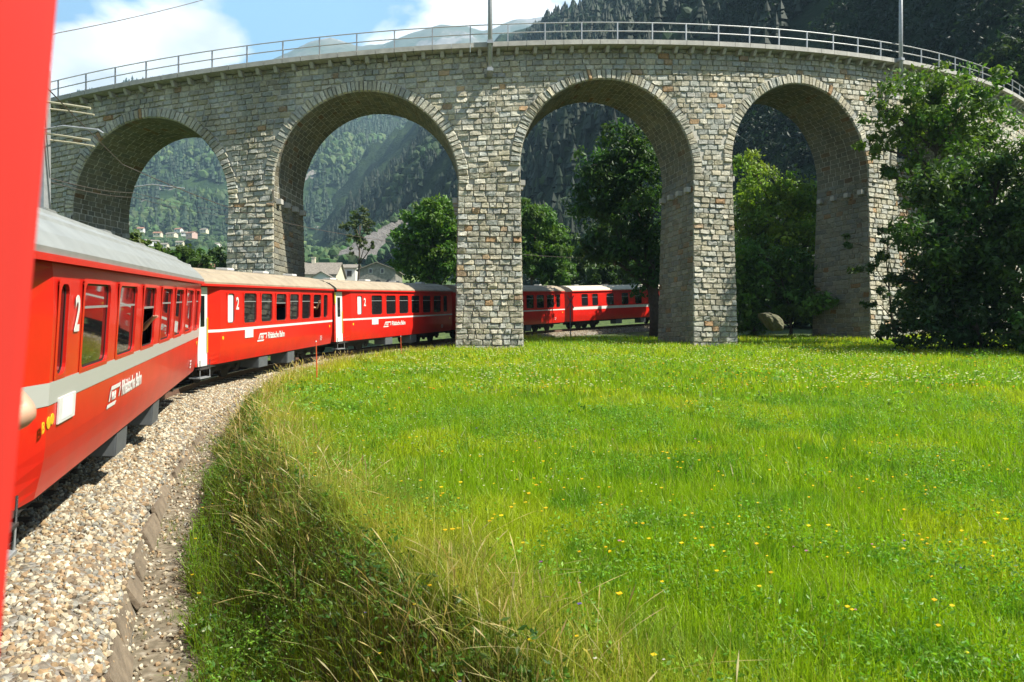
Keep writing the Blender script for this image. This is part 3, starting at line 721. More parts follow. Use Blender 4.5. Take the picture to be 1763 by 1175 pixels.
        if iswin and (q-1 if wc else q) in opens:
            mb = MB(); mb.add([(a+.03, .03, z1-.33), (b-.03, .03, z1-.33), (b-.03, .03, z1-.02), (a+.03, .03, z1-.02)], [(0, 1, 2, 3)]); mb.build('pane', GLASS, w)
            mb = MB(); mb.box(a+.03, b-.03, .015, .04, z1-.36, z1-.33); mb.build('bar', STEEL, w)
        else:
            mb = MB(); mb.add([(x, .026, z) for x, z in inn], [tuple(range(n))]); mb.build('pane', FROST if (isw and roof is ROOFB) else GLASS, w)
            if iswin and (b-a) > .6:
                mb = MB(); mb.box(a+.03, b-.03, .012, .0245, z1-.30, z1-.275); mb.build('bar', STEEL, w)
    # door in the recess
    if recess:
        dr = MB().box(.1, .63, DI-.005, DI+.02, ZS, 2.86).build('door', WHITE, e)
        mb = MB(); mb.box(.24, .46, DI-.015, DI-.0055, 1.75, 2.62); mb.build('door_window', GLASS, dr)
        mb = MB(); mb.tube([(.60, DI-.03, 1.0), (.60, DI-.03, 2.0)], .014, 6); mb.build('handle', YEL, dr)
        for z_ in (.30, .55):
            mb = MB(); mb.box(.08, .68, .03, .36, z_-.02, z_+.01); mb.tube([(.1, .05, z_), (.1, .05, .8)], .012, 5); mb.tube([(.66, .05, z_), (.66, .05, .8)], .012, 5); mb.build('step', STEEL if z_ < .4 else UNDER, e)
        mb = MB(); mb.box(.0, .08, DI-.04, DI-.005, 2.35, 2.85); mb.build('yellow_marker', YEL, e)
    # gangway bellows and coupling
    mb = MB(); mb.box(L+.01, L+.42, .75, 1.91, .95, 3.05); mb.build('gangway', RUBBER, e, bevel=.03)
    mb = MB(); mb.tube([(L, 1.33, .62), (L+.45, 1.33, .62)], .07, 8); mb.cyl((L+.30, 1.33, .62), .2, .05, 0, 14); mb.build('coupling', UNDER, e)
    # underframe, bogies, boxes
    mb = MB(); mb.box(.3, L-.2, .35, WB-.35, .5, .78); mb.box(.3, L-.2, .12, .2, .55, .64); mb.box(.3, L-.2, WB-.2, WB-.12, .55, .64); mb.build('underframe', UNDER, e)
    for c in (2.2, L-2.2):
        bg_ = MB().box(c-1.15, c+1.15, .38, .48, .34, .52).box(c-1.15, c+1.15, WB-.48, WB-.38, .34, .52).box(c-.2, c+.2, .38, WB-.38, .30, .5).build('bogie', UNDER, e, bevel=.02)
        for a in (-.85, .85):
            mb = MB(); 
            for y in (.83, 1.83): mb.cyl((c+a, y, .34), .34, .11, 1, 24); 
            mb.cyl((c+a, 1.33, .34), .06, 1.2, 1, 8); mb.cyl((c+a, .40, .34), .11, .10, 1, 12); mb.build('wheelset', UNDER, bg_)
    for (a, b, z0) in ((L*.36, L*.36+.75, .22), (L*.58, L*.58+.7, .16)):
        mb = MB(); mb.box(a, b, .10, .75, z0, .60); mb.build('equipment_box', GREYP, e, bevel=.02)
    # markings
    if number: place_text(TXT_2, 'class_number', number-.12, 2.22, e, sx=.75)
    if plate:
        pl_ = MB().box(plate[0], plate[1], -.02, -.004, 1.30, 1.56).build('notice_board', WHITE, e)
        mb = MB(); mb.box(plate[0]+.12, plate[1]-.12, -.0235, -.0205, 1.33, 1.54); mb.build('paper', mat('paper', (.85, .86, .86), .6) if 'paper' not in bpy.data.materials else bpy.data.materials['paper'], pl_)
    if lettered:
        mb = MB(); x = logo
        mb.add([(x, -.010, 1.13), (x+.48, -.010, 1.13), (x+.56, -.010, 1.18), (x+.03, -.010, 1.18)], [(0, 1, 2, 3)])
        mb.add([(x+.10, -.010, 1.21), (x+.16, -.010, 1.21), (x+.24, -.010, 1.36), (x+.18, -.010, 1.36)], [(0, 1, 2, 3)])
        mb.add([(x+.17, -.010, 1.345), (x+.75, -.010, 1.345), (x+.79, -.010, 1.40), (x+.22, -.010, 1.40)], [(0, 1, 2, 3)])
        mb.add([(x+.68, -.010, 1.21), (x+.73, -.010, 1.21), (x+.80, -.010, 1.34), (x+.75, -.010, 1.34)], [(0, 1, 2, 3)])
        mb.build('emblem', WHITE, e); place_text(TXT_R, 'emblem_letters', x+.24, 1.215, e)
        place_text(TXT_BAHN, 'lettering', x+.85, 1.20, e, sx=.86)
        place_text(TXT_S, 'data_lettering', L-1.55, .98, e)
        for x in (1.35, L-.35):
            mb = MB(); mb.cyl((x, -.006, 1.38), .055, .006, 1, 14); mb.build('yellow_disc', YEL, e)
    return e, M, L
W1 = [(2.25, 3.5), (4.0, 5.2), (5.75, 6.85), (7.5, 8.7), (9.2, 10.3), (10.85, 12.05), (12.6, 13.3)]
W2 = [(2.72, 3.68), (4.02, 4.95), (5.26, 6.2), (6.5, 7.42), (7.72, 8.68), (8.98, 9.92), (10.18, 10.72)]
def scl(w, f): return [(a*f, b*f) for a, b in w]
rzz = lambda s: float(railz(s))
C0, M0, L0 = coach((4.27, -6.44), (-3.75, 5.15), 4.0, 'nearest red coach with a big upright red pillar filling the left edge', W1, ROOFG, (1.53, 1.76), STRG, opens=(3, 4), wc=(1.35, 1.7), number=1.95, logo=3.6, plate=None, zr=(rzz(-15), rzz(-1.3)), recess=False)
C1, M1_, L1 = coach((-4.09, 5.9), (-8.19, 19.05), 4.2, 'red coach with light grey roof and wide grey stripe, large on the left', W1, ROOFG, (1.53, 1.75), STRG, opens=(2,), wc=(1.35, 1.68), number=2.02, logo=3.65, plate=(1.5, 2.1), zr=(rzz(-.9), rzz(13.2)), rh=1.36)
C2, M2_, L2 = coach((-8.66, 20.3), (-7.78, 31.6), 2.2, 'red coach with beige roof and thin white stripe, wholly sunlit, second from the left', W2, ROOFB, opens=(2, 5), zr=(rzz(14.2), rzz(25.6)))
f3 = 12.4/11.33
C3, M3_, L3 = coach((-7.80, 32.6), (-3.6, 44.2), 1.4, 'red coach half sunlit and half in the viaduct shadow, running in behind the middle pier', scl(W2, f3), ROOFB, wc=(1.7, 2.15), number=2.4, logo=4.1, plate=(3.0, 3.6), zr=(rzz(26.6), rzz(38.8)))
C4, M4_, L4 = coach((-3.0, 45.0), (4.1, 55.6), 1.0, 'red coach with grey-brown roof just right of the middle pier, mostly shaded', scl(W2, 12.8/11.33), ROOFB, wc=(1.7, 2.15), number=2.4, logo=4.1, zr=(rzz(39.8), rzz(52.5)))
C5, M5_, L5 = coach((4.8, 56.4), (15.5, 65.4), .5, 'farthest red coach with cream roof and wide white stripe, dappled by tree shade', [(1.0, 1.75), (2.2, 2.9), (3.9, 4.8), (5.7, 6.6), (7.4, 8.3), (9.1, 10.0), (10.8, 11.7)], mat('cream_coach_roof', (.62, .55, .42), .6, noise=(3, .1)), (1.50, 1.72), WHITE, wc=None, number=None, plate=None, lettered=False, zr=(rzz(53.8), rzz(67.6)), recess=False)
# blue yellow marks and end pillar of the nearest coach
place_text(textmesh('B', .15, .004), 'yellow_letter', 1.02, 1.29, C1, YEL, y=-.01)
mb = MB(); mb.cyl((1.24, -.006, 1.36), .06, .006, 1, 16); mb.build('yellow_disc', YEL, C1)
def c0w(world): return C0.matrix_world.inverted() @ Vector(world)
# red pillar: a proud upright post beside the opened window the picture is taken from
def c0_of(px, py, depth): return c0w(((px-HX)/F*depth, depth, (HY-py)/F*depth))
bpy.context.view_layer.update()
mb = MB(); a_ = [((px-HX)/F*dp, dp, (HY-py)/F*dp) for px, py, dp in ((102, -40, .58), (2, 1090, .58))]
dirv = Vector((-.569, .822, 0)); nrm = Vector((.822, .569, 0))
top = Vector(a_[0]); bot = Vector(a_[1]); ext = (top-bot).normalized(); top = top+ext*.18; bot = bot-ext*.35
def prism(mb, b, t_, w, dpt, m=0):
    vs = []
    for p in (b, t_): vs += [p, p-nrm*w, p-nrm*w+dirv*dpt, p+dirv*dpt]
    mb.add([c0w(v) for v in vs], [(0, 1, 2, 3), (7, 6, 5, 4), (0, 4, 5, 1), (1, 5, 6, 2), (2, 6, 7, 3), (3, 7, 4, 0)], m)
prism(mb, bot, top, .30, .05)
pil = mb.build('pillar', mat('sunlit_red_paint', (.74, .045, .03), .4), C0, bevel=.006); pil['label'] = 'red vertical pillar standing proud of the coach side'  # paler red than the coach: direct sun's glare is put into the colour

# ------------------------------------------------------------ people at the windows
def skin_body(joints, edges, name, m, parent=None, root=0, levels=2):
    me = bpy.data.meshes.new(name); me.from_pydata([j[0] for j in joints], edges, []); o = bpy.data.objects.new(name, me); COL.objects.link(o)
    sk = o.modifiers.new('skin', 'SKIN'); sk.use_smooth_shade = True
    for i_, j in enumerate(joints): me.skin_vertices[0].data[i_].radius = (j[1], j[1] if len(j) < 3 else j[2]); me.skin_vertices[0].data[i_].use_root = (i_ == root)
    sb = o.modifiers.new('sub', 'SUBSURF'); sb.levels = levels; sb.render_levels = levels
    bpy.context.view_layer.update()
    m2 = bpy.data.meshes.new_from_object(o.evaluated_get(bpy.context.evaluated_depsgraph_get())); bpy.data.objects.remove(o)
    m2.materials.clear(); m2.materials.append(m)
    for p in m2.polygons: p.use_smooth = True
    q = bpy.data.objects.new(name, m2); COL.objects.link(q)
    if parent: q.parent = parent
    return q
def person(M, x, elbow, hand, head, label, cloth, hdir=(-1, 0, 0)):
    """coach-local coordinates; body stands inside the window"""
    e = empty('person', M=M @ Matrix.Translation((x, .55, .95))); tag(e, label, 'person', 'passengers leaning from the coach windows')
    o = Vector((x, .55, .95))
    J = [((0, .1, .95), .15, .11), ((0, .08, 1.2), .16, .11), ((0, .05, 1.40), .17, .10), ((0, .02, 1.50), .06, .06)]
    hd = Vector(head)-o
    J += [(hd-Vector((0, 0, .14)), .05), (hd, .085, .09), (hd+Vector((0, 0, .08)), .07)]
    sh = Vector((-.16, -.02, 1.36)); el = Vector(elbow)-o; ha = Vector(hand)-o
    J += [(sh, .055), ((sh+el)/2, .058), (el, .046), ((el*.6+ha*.4), .045), (ha-(ha-el).normalized()*.03, .027), (ha+(ha-el).normalized()*.05, .034, .02)]
    sh2 = Vector((.18, .02, 1.36)); J += [(sh2, .055), (sh2+Vector((.06, .1, -.3)), .042), (sh2+Vector((.0, -.1, -.5)), .03)]
    E = [(0, 1), (1, 2), (2, 3), (3, 4), (4, 5), (5, 6), (2, 7), (7, 8), (8, 9), (9, 10), (10, 11), (11, 12), (2, 13), (13, 14), (14, 15)]
    # fingers as short chains rooted in the palm
    dv = (ha-el).normalized(); up = Vector((0, 0, 1)); sv = dv.cross(up).normalized(); pn = sv.cross(dv)
    for q, (off, ln) in enumerate(((-.030, .065), (-.010, .078), (.010, .074), (.030, .058))):
        b = len(J); p = ha+dv*.075+sv*off
        J += [(p, .0095), (p+dv*ln*.55-pn*.01, .009), (p+dv*ln*.95-pn*.035, .0075)]; E += [(12, b), (b, b+1), (b+1, b+2)]
    b = len(J); p = ha+dv*.02-sv*.035; J += [(p, .011), (p+dv*.035-sv*.03, .0095)]; E += [(11, b), (b, b+1)]
    J = [(tuple(j[0]),)+tuple(j[1:]) for j in J]
    skin_body(J, E, 'body', SKIN, e)
    # shirt over the torso and upper sleeves
    T = [((0, .1, .90), .18, .14), ((0, .08, 1.18), .185, .14), ((0, .05, 1.40), .19, .12)]; T += [(tuple(sh), .075), (tuple(sh*.55+el*.45), .07), (tuple(sh2), .075), (tuple(sh2+Vector((.04, .06, -.2))), .065)]
    skin_body(T, [(0, 1), (1, 2), (2, 3), (3, 4), (2, 5), (5, 6)], 'shirt', cloth, e, levels=1)
    bm = bmesh.new(); bmesh.ops.create_icosphere(bm, subdivisions=3, radius=1)
    for v in bm.verts:
        v.co = Vector((v.co.x*.098, v.co.y*.105, v.co.z*.105))
        v.co *= 1+.05*math.sin(v.co.x*90)*math.sin(v.co.y*80)
    bmesh.ops.delete(bm, geom=[v for v in bm.verts if v.co.z < -.01 and v.co.y < .02], context='VERTS')
    me = bpy.data.meshes.new('hair'); bm.to_mesh(me); bm.free(); me.materials.append(HAIR); h = bpy.data.objects.new('hair', me); COL.objects.link(h); h.parent = e; h.location = hd+Vector((0, .015, .055))
    mb = MB()
    for s_ in (-1, 1): mb.tube([hd+Vector((.032*s_, -.088, .02)), hd+Vector((.032*s_, -.095, .02))], .011, 8)
    mb.build('eyes', RUBBER, e)
    mb = MB(); mb.tube([hd+Vector((0, -.085, .02)), hd+Vector((0, -.112, -.02)), hd+Vector((0, -.09, -.028))], [.008, .015, .01], 8); mb.build('nose', SKIN, e, smooth=True)
    mb = MB(); mb.tube([hd+Vector((-.025, -.086, -.055)), hd+Vector((.025, -.086, -.055))], .006, 6); mb.build('mouth', mat('lip', (.4, .12, .1), .5) if 'lip' not in bpy.data.materials else bpy.data.materials['lip'], e)
    return e
el0 = c0w(((50-HX)/F*1.80, 1.80, (HY-720)/F*1.80)); 
person(M0, 9.78, tuple(el0), (el0.x+.0, el0.y+.26, el0.z+.24), (9.85, .42, el0.z+.22), 'person with a bare bent elbow sticking out beyond the red pillar', CLOTHS[1])
person(M1_, 6.6, (6.35, .10, 2.02), (6.02, -.10, 2.24), (6.55, .36, 2.52), 'passenger resting a hand out of the open third window of the grey-roofed coach', CLOTHS[2])
person(M2_, 9.6, (9.45, .02, 2.15), (9.25, -.14, 2.42), (9.6, .25, 2.50), 'passenger waving a bare arm from the far end window of the sunlit beige-roofed coach', CLOTHS[0])

# ------------------------------------------------------------ mountains (heightfields at real distance)
def mountmat(name, els, scale, rockslope=.62, rock=((.20, .18, .16), (.34, .31, .28))):
    m = bpy.data.materials.new(name); m.use_nodes = True; t = m.node_tree; P = t.nodes['Principled BSDF']; P.inputs['Roughness'].default_value = .95; P.inputs['Specular IOR Level'].default_value = .1
    g = nn(t, 'ShaderNodeNewGeometry'); n = nn(t, 'ShaderNodeTexNoise'); n.inputs['Scale'].default_value = scale; n.inputs['Detail'].default_value = 9; n.inputs['Roughness'].default_value = .62
    t.links.new(g.outputs['Position'], n.inputs['Vector']); r = nn(t, 'ShaderNodeValToRGB'); e = r.color_ramp.elements
    while len(e) < len(els): e.new(.5)
    for q, (p, c) in zip(e, els): q.position = p; q.color = (*c, 1)
    t.links.new(n.outputs['Fac'], r.inputs[0])
    n2 = nn(t, 'ShaderNodeTexNoise'); n2.inputs['Scale'].default_value = scale*.55; n2.inputs['Detail'].default_value = 10; n2.inputs['Roughness'].default_value = .7
    mp_ = nn(t, 'ShaderNodeMapping'); mp_.inputs['Scale'].default_value = (1.6, 1.2, .5); t.links.new(g.outputs['Position'], mp_.inputs[0]); t.links.new(mp_.outputs[0], n2.inputs['Vector'])
    rr = nn(t, 'ShaderNodeMapRange'); rr.inputs['From Min'].default_value = rockslope; rr.inputs['From Max'].default_value = rockslope+.035; t.links.new(n2.outputs['Fac'], rr.inputs['Value'])
    n3 = nn(t, 'ShaderNodeTexNoise'); n3.inputs['Scale'].default_value = scale*7; n3.inputs['Detail'].default_value = 8; t.links.new(g.outputs['Position'], n3.inputs['Vector'])
    r3 = nn(t, 'ShaderNodeValToRGB'); r3.color_ramp.elements[0].position = .35; r3.color_ramp.elements[0].color = (*rock[0], 1); r3.color_ramp.elements[1].position = .65; r3.color_ramp.elements[1].color = (*rock[1], 1); t.links.new(n3.outputs['Fac'], r3.inputs[0])
    mx_ = nn(t, 'ShaderNodeMix', data_type='RGBA'); t.links.new(rr.outputs[0], mx_.inputs['Factor']); t.links.new(r.outputs[0], mx_.inputs['A']); t.links.new(r3.outputs[0], mx_.inputs['B'])
    t.links.new(mx_.outputs['Result'], P.inputs['Base Color'])
    b = nn(t, 'ShaderNodeBump'); b.inputs['Strength'].default_value = .7; b.inputs['Distance'].default_value = 4; t.links.new(n3.outputs['Fac'], b.inputs['Height']); t.links.new(b.outputs[0], P.inputs['Normal'])
    return m
GRN = [(.35, (.020, .040, .016)), (.5, (.038, .068, .024)), (.65, (.08, .12, .04))]
MF = mountmat('forest_slope', GRN, .02, .60); MD = mountmat('dark_forest_slope', [(.35, (.011, .021, .010)), (.55, (.022, .040, .015)), (.7, (.045, .07, .024))], .03, .66, ((.055, .055, .05), (.13, .125, .12)))
MP = mountmat('alpine_grass', [(.3, (.07, .10, .06)), (.5, (.11, .13, .09)), (.7, (.18, .18, .14))], .004, .56, ((.20, .19, .18), (.34, .32, .30)))
def h1(x, y):                                                # sunlit wooded mountain behind the village
    foot = 1010+.10*(x+300); d = np.maximum(y-foot, 0)
    rid = (.235+.04*np.interp(x/np.maximum(y, 1), [-.65, -.35, -.1, .1], [-.3, .6, 1.0, 1.2]))*2500
    z0 = 148+.02*d; z = z0+np.minimum(d*.56, rid-150)
    z = z+45*fbm(x/330, y/330, 4, 21, True)*smooth(d/300)+9*fbm(x/60, y/60, 3, 4)*smooth(d/120)
    return np.where(d > 0, z, 148-(foot-y)*.4)
m1 = gridmesh('wooded_mountain', np.arange(-2600, 900, 22), np.arange(940, 2700, 20), h1, MF); tag(m1, kind='structure')
RX = [-2600, 380, 440, 480, 530, 570, 620, 660, 700, 760, 800, 830, 850, 880, 940, 1000, 1050, 1100, 1300]
RY = [260, 175, 130, 100, 74, 66, 80, 76, 60, 43, 46, 55, 50, 36, 28, 25, 14, 10, 60]
def h2(x, y):                                                # hazy high peaks
    px = HX+F*x/np.maximum(y, 1); el = (HY-np.interp(px, RX, RY))/F
    # ridge height is a plain function of x at the 3600 m crest line
    pc = HX+F*x/3600.0; crest = (HY-np.interp(pc, RX, RY))/F*3600
    t_ = 1-np.abs(y-3600)/1500.0; z = 300+(crest-300)*np.clip(t_, 0, 1)**.85
    return z+70*fbm(x/420, y/420, 4, 33, True)*np.clip(1-t_, 0, .5)*2+26*fbm(x/95, y/95, 4, 6, True)*np.clip((1-t_)*8, .25, 1)
m2 = gridmesh('high_peaks', np.arange(-2700, 1500, 20), np.arange(2200, 3800, 20), h2, MP); tag(m2, kind='structure')
def d3(x, y): # distance right of the foot line
    return (x-(47-(y-60)*.3516))*.943
def h3(x, y):                                                # steep dark valley side on the right
    d = d3(x, y); zf = np.interp(y, YB, ZB)
    ap = 26+12*fbm(y/90, y*0+3, 2, 8); dd = np.maximum(d, 0)
    z = zf+np.minimum(dd, ap)*.60+np.maximum(dd-ap, 0)*np.interp(y, [180, 400, 900], [1.30, 1.12, 1.0])
    crest = zf+np.interp(y, [0, 400, 600, 900, 1300], [210, 190, 200, 265, 360])+25*fbm(x/160, y/160, 3, 77)
    z = z+(16*fbm(x/70, y/70, 4, 41, True)+5*fbm(x/17, y/17, 3, 14))*smooth(dd/60)*(1+y/700)
    z = np.minimum(z, crest+.25*np.maximum(z-crest, 0))
    c = (y-(92-.31*(x-40)))*.955+5*fbm(x/30, y/30, 3, 19)
    z = np.minimum(z, zf-1+np.maximum(c, 0)*2.4)
    return np.where((d > 0) & (c > 0), z, zf-1.5+np.minimum(np.minimum(d, c), 0)*.8)
m3 = gridmesh('steep_mountainside', np.concatenate([np.arange(-480, -60, 7), np.arange(-60, 140, 3.0), np.arange(140, 620, 8)]), np.concatenate([np.arange(-80, 60, 7), np.arange(60, 260, 3.0), np.arange(260, 1300, 9)]), h3, MD); tag(m3, kind='structure')
# scree fan, grey loose rock running down from the right
SCR = mat('scree', (.15, .14, .13), .95, noise=(.35, .3), bump=(.8, 1, 1.2))
def ray(px, py, y): return ((px-HX)/F*y, y, (HY-py)/F*y)
sv = []; rows = 26
for q in range(rows):
    t_ = q/(rows-1)
    lx, ly = 560+(728-560)*t_, 443+(350-443)*t_; rx_, ry_ = 640+(733-640)*t_, 452+(353-452)*t_; dist = 400+70*t_
    for w in np.linspace(0, 1, 10):
        p = ray(lx+(rx_-lx)*w, ly+(ry_-ly)*w, dist+6*w); bul = 3.0*math.sin(w*PI)
        j = float(fbm(np.array([w*4.]), np.array([t_*12.]), 3, 3)[0])*1.6
        sv.append((p[0]+j, p[1]-bul, p[2]+bul*.6+j))
i = (np.arange(9)[None, :]+np.arange(rows-1)[:, None]*10).ravel()
sc = npmesh('scree_slope', sv, np.stack([i, i+1, i+11, i+10], 1), SCR, smooth=True); tag(sc, kind='structure')

# ------------------------------------------------------------ forest on the slopes
def conifers(name, pts, hgt, cols, label, tiers=3, ns=6):
    n = len(pts); V = []; Fc = []; b = 0
    tv = []; tf = []
    for t_ in range(tiers):
        z0 = .12+t_*.27; z1 = min(1.0, z0+.46); r_ = .21*(1-t_*.27)
        c = len(tv)
        for k in range(ns): a = 2*PI*k/ns+t_; tv.append((r_*math.cos(a), r_*math.sin(a), z0))
        tv.append((0, 0, z1)); tf += [(c+k, c+(k+1) % ns, c+ns) for k in range(ns)]
    tv = np.array(tv); tf = np.array(tf); nv = len(tv)
    rot = RNG.uniform(0, 2*PI, n); sp = hgt*RNG.uniform(.75, 1.5, n)
    J = RNG.uniform(.7, 1.25, (n, nv, 1))
    X_ = (tv[None, :, 0:1]*np.cos(rot)[:, None, None]-tv[None, :, 1:2]*np.sin(rot)[:, None, None])*sp[:, None, None]*J
    Y_ = (tv[None, :, 0:1]*np.sin(rot)[:, None, None]+tv[None, :, 1:2]*np.cos(rot)[:, None, None])*sp[:, None, None]*J
    Z_ = tv[None, :, 2:3]*hgt[:, None, None]+RNG.uniform(-.03, .03, (n, nv, 1))*hgt[:, None, None]
    V = np.concatenate([X_, Y_, Z_], 2)+pts[:, None, :]
    Fc = (tf[None]+np.arange(n)[:, None, None]*nv).reshape(-1, 3)
    o = npmesh(name, V.reshape(-1, 3), Fc, CONIF, col=np.repeat(cols, nv, 0)); tag(o, label, 'forest', kind='stuff'); return o
BLOB = ICO.copy()
def blobs(name, pts, r_, cols, label, cat='forest'):
    n = len(pts); L = BLOB[None]*RNG.uniform(.55, 1.25, (n, len(ICO), 1))*r_[:, None, None]*np.array([1, 1, 1.05])
    V = L+pts[:, None, :]+np.array([0, 0, 1.0])*r_[:, None, None]*.7
    o = npmesh(name, V.reshape(-1, 3), (ICOF[None]+np.arange(n)[:, None, None]*len(ICO)).reshape(-1, 3), CONIF, col=np.repeat(cols, len(ICO), 0)); tag(o, label, cat, kind='stuff'); return o
def fsample(n, x0, x1, y0, y1, hf, amin=-.72, amax=.72, cond=None):
    x = RNG.uniform(x0, x1, n*3); y = RNG.uniform(y0, y1, n*3); a = x/np.maximum(y, 1); k = (a > amin) & (a < amax)
    if cond is not None: k &= cond(x, y)
    x = x[k][:n]; y = y[k][:n]; return np.stack([x, y, hf(x, y)], 1)
def gcol(n, base, var=.3, hue=.2):
    c = np.array(base)[None]*RNG.uniform(1-var, 1+var, (n, 1)); c = c*(1+RNG.uniform(-hue, hue, (n, 3))*np.array([1, .3, .5])); return np.clip(c, .003, 1)
p = fsample(9500, -1500, 100, 1015, 2400, h1, -.60, .0, lambda x, y: fbm(x/130, y/130, 3, 61) > -.35)
conifers('conifer_forest', p, RNG.uniform(13, 26, len(p)), gcol(len(p), (.030, .060, .026)), 'blue-green conifer forest covering the hazy mountain seen through the left arches')
p = fsample(5000, -1300, 100, 1005, 2000, h1, -.60, .0, lambda x, y: fbm(x/100, y/100, 3, 71) > .05)
blobs('deciduous_forest', p, RNG.uniform(5, 10, len(p)), gcol(len(p), (.075, .125, .035)), 'lighter broadleaf woods among the conifers on the left mountain')
p = fsample(12000, -260, 300, 190, 850, h3, -.3, .72, lambda x, y: (d3(x, y) > 8) & (y > 97-.31*(x-40)) & (fbm(x/30, y/30, 3, 81) > -.3))
conifers('dark_conifer_forest', p, RNG.uniform(.6, 1.25, len(p))*np.interp(p[:, 1], [90, 200, 500], [5.5, 8, 13]), gcol(len(p), (.014, .029, .012)), 'dark shaded conifer forest on the steep mountainside at right')
p = fsample(6000, -240, 240, 190, 700, h3, -.3, .72, lambda x, y: (d3(x, y) > 2) & (y > 95-.31*(x-40)) & (fbm(x/26, y/26, 3, 91) > .0))
blobs('hillside_scrub', p, RNG.uniform(.6, 1.3, len(p))*np.interp(p[:, 1], [90, 200, 500], [1.3, 2.0, 3.6]), gcol(len(p), (.030, .060, .018)), 'scrubby broadleaf trees on the lower steep mountainside', 'scrub')
p = fsample(1500, -520, -40, 380, 1050, base_h, -.52, -.10, lambda x, y: (fbm(x/60, y/60, 3, 95) > .05))
blobs('valley_trees', p, RNG.uniform(2.8, 5.5, len(p)), gcol(len(p), (.05, .095, .025)), 'tree rows and thickets between the valley fields', 'woodland')

# ------------------------------------------------------------ trees near the viaduct
def leaves(name, centers, crad, per, size, cols, parent, m=LEAF, flat=.75, droop=.25):
    n = len(centers)*per; C_ = np.repeat(centers, per, 0); R_ = np.repeat(crad, per)
    d = RNG.normal(size=(n, 3)); d /= np.linalg.norm(d, axis=1)[:, None]; rr = R_*RNG.random(n)**.45
    P_ = C_+d*rr[:, None]*np.array([1, 1, flat])
    nrm_ = d*.5+RNG.normal(size=(n, 3))*.55+np.array([0, 0, .55]); nrm_ /= np.linalg.norm(nrm_, axis=1)[:, None]
    t1 = np.cross(nrm_, RNG.normal(size=(n, 3))); t1 /= np.linalg.norm(t1, axis=1)[:, None]; t1[:, 2] -= droop; t2 = np.cross(nrm_, t1)
    s_ = size*RNG.uniform(.6, 1.35, n)[:, None]
    V = np.stack([P_-t1*s_, P_+t2*s_*.48-t1*s_*.1, P_+t1*s_*1.0, P_-t2*s_*.48-t1*s_*.1], 1)
    V[:, 1] -= nrm_*s_*.12; V[:, 3] -= nrm_*s_*.12
    cc = np.repeat(cols, per, 0)*RNG.uniform(.75, 1.3, (n, 1))
    return npmesh(name, V.reshape(-1, 3), np.arange(n*4).reshape(-1, 4), m, parent, col=np.repeat(cc, 4, 0))
def tree(bx, by, blobs_, label, cat='tree', name='broadleaf_tree', col=(.055, .105, .022), leaf=.17, per=46, dens=1.0, trunk=.25, group=None, crad=(.45, .95), surf=.55, nlimb=None, lean=(0, 0)):
    """blobs_: crown lobes (x,y,z,r) in world space"""
    gz = float(ground_h(np.array([bx]), np.array([by]))[0])-.1
    if gz > 30: gz = float(base_h(np.array([bx]), np.array([by]))[0])
    e = empty(name, (bx, by, gz)); tag(e, label, cat, group)
    cs = []; rs = []; cl = []
    for (x, y, z, r_) in blobs_:
        k = max(3, int(dens*5.5*r_*r_/(.7*.7)))
        d = RNG.normal(size=(k, 3)); d /= np.linalg.norm(d, axis=1)[:, None]
        q = RNG.random(k); rad = r_*np.where(q < surf, RNG.uniform(.8, 1.08, k), RNG.uniform(.15, .85, k))
        c = np.array([x-bx, y-by, z-gz])+d*rad[:, None]*np.array([1, 1, .9])
        cs.append(c); rs.append(RNG.uniform(*crad, k)*min(1, r_/1.6)); cl.append(gcol(k, col, .30, .18))
    cs = np.concatenate(cs); rs = np.concatenate(rs); cl = np.concatenate(cl); ok = cs[:, 2] > .15; cs, rs, cl = cs[ok], rs[ok], cl[ok]
    leaves('crown', cs, rs, per, leaf, cl, e)
    mb = MB(); topz = max(b[2]+b[3]*.5 for b in blobs_)-gz; mean = np.mean([(b[0]-bx, b[1]-by) for b in blobs_], axis=0)
    pts = [Vector((mean[0]*t_**1.5+.1*math.sin(5*t_+bx), mean[1]*t_**1.5, topz*t_)) for t_ in np.linspace(0, .85, 8)]
    mb.tube(pts, [trunk*(1-.85*t_)*(1.25 if q == 0 else 1) for q, t_ in enumerate(np.linspace(0, 1, 8))], 9)
    for (x, y, z, r_) in blobs_:
        tgt = Vector((x-bx, y-by, z-gz)); h = max(.15, min(.8, (tgt.z-r_*.9)/max(topz, .1))); q = min(6, int(h*8)); st = pts[q]
        mid = (st+tgt)/2+Vector((random.uniform(-.3, .3), random.uniform(-.3, .3), random.uniform(0, .4)))
        mb.tube([st, mid, tgt], [trunk*.42, trunk*.25, trunk*.08], 6)
        for _ in range(4):
            dd = Vector((random.gauss(0, 1), random.gauss(0, 1), random.gauss(.3, .7))).normalized()*r_*.95
            mb.tube([tgt.lerp(mid, .3), tgt+dd*.5+Vector((0, 0, .1)), tgt+dd], [trunk*.14, trunk*.08, .012], 5)
    mb.build('trunk', BARK, e, smooth=True)
    return e
def pb(px, py, rpx, y): return ((px-HX)/F*y, y, (HY-py)/F*y, rpx/F*y)
def bl(y, *t_): return [pb(a, b, c, y+random.uniform(-1.5, 1.5)) for a, b, c in t_]
G_R = None
tree(24.6, 40.5, bl(40, (1600, 165, 72), (1528, 190, 44), (1672, 165, 62), (1560, 235, 46), (1495, 250, 28), (1640, 250, 70), (1705, 240, 48), (1530, 300, 30), (1600, 330, 48), (1600, 205, 40)),
     'tall open-crowned tree reaching above the viaduct at the right', col=(.10, .18, .020), leaf=.15, per=50, dens=.70, trunk=.24, crad=(.35, .85))
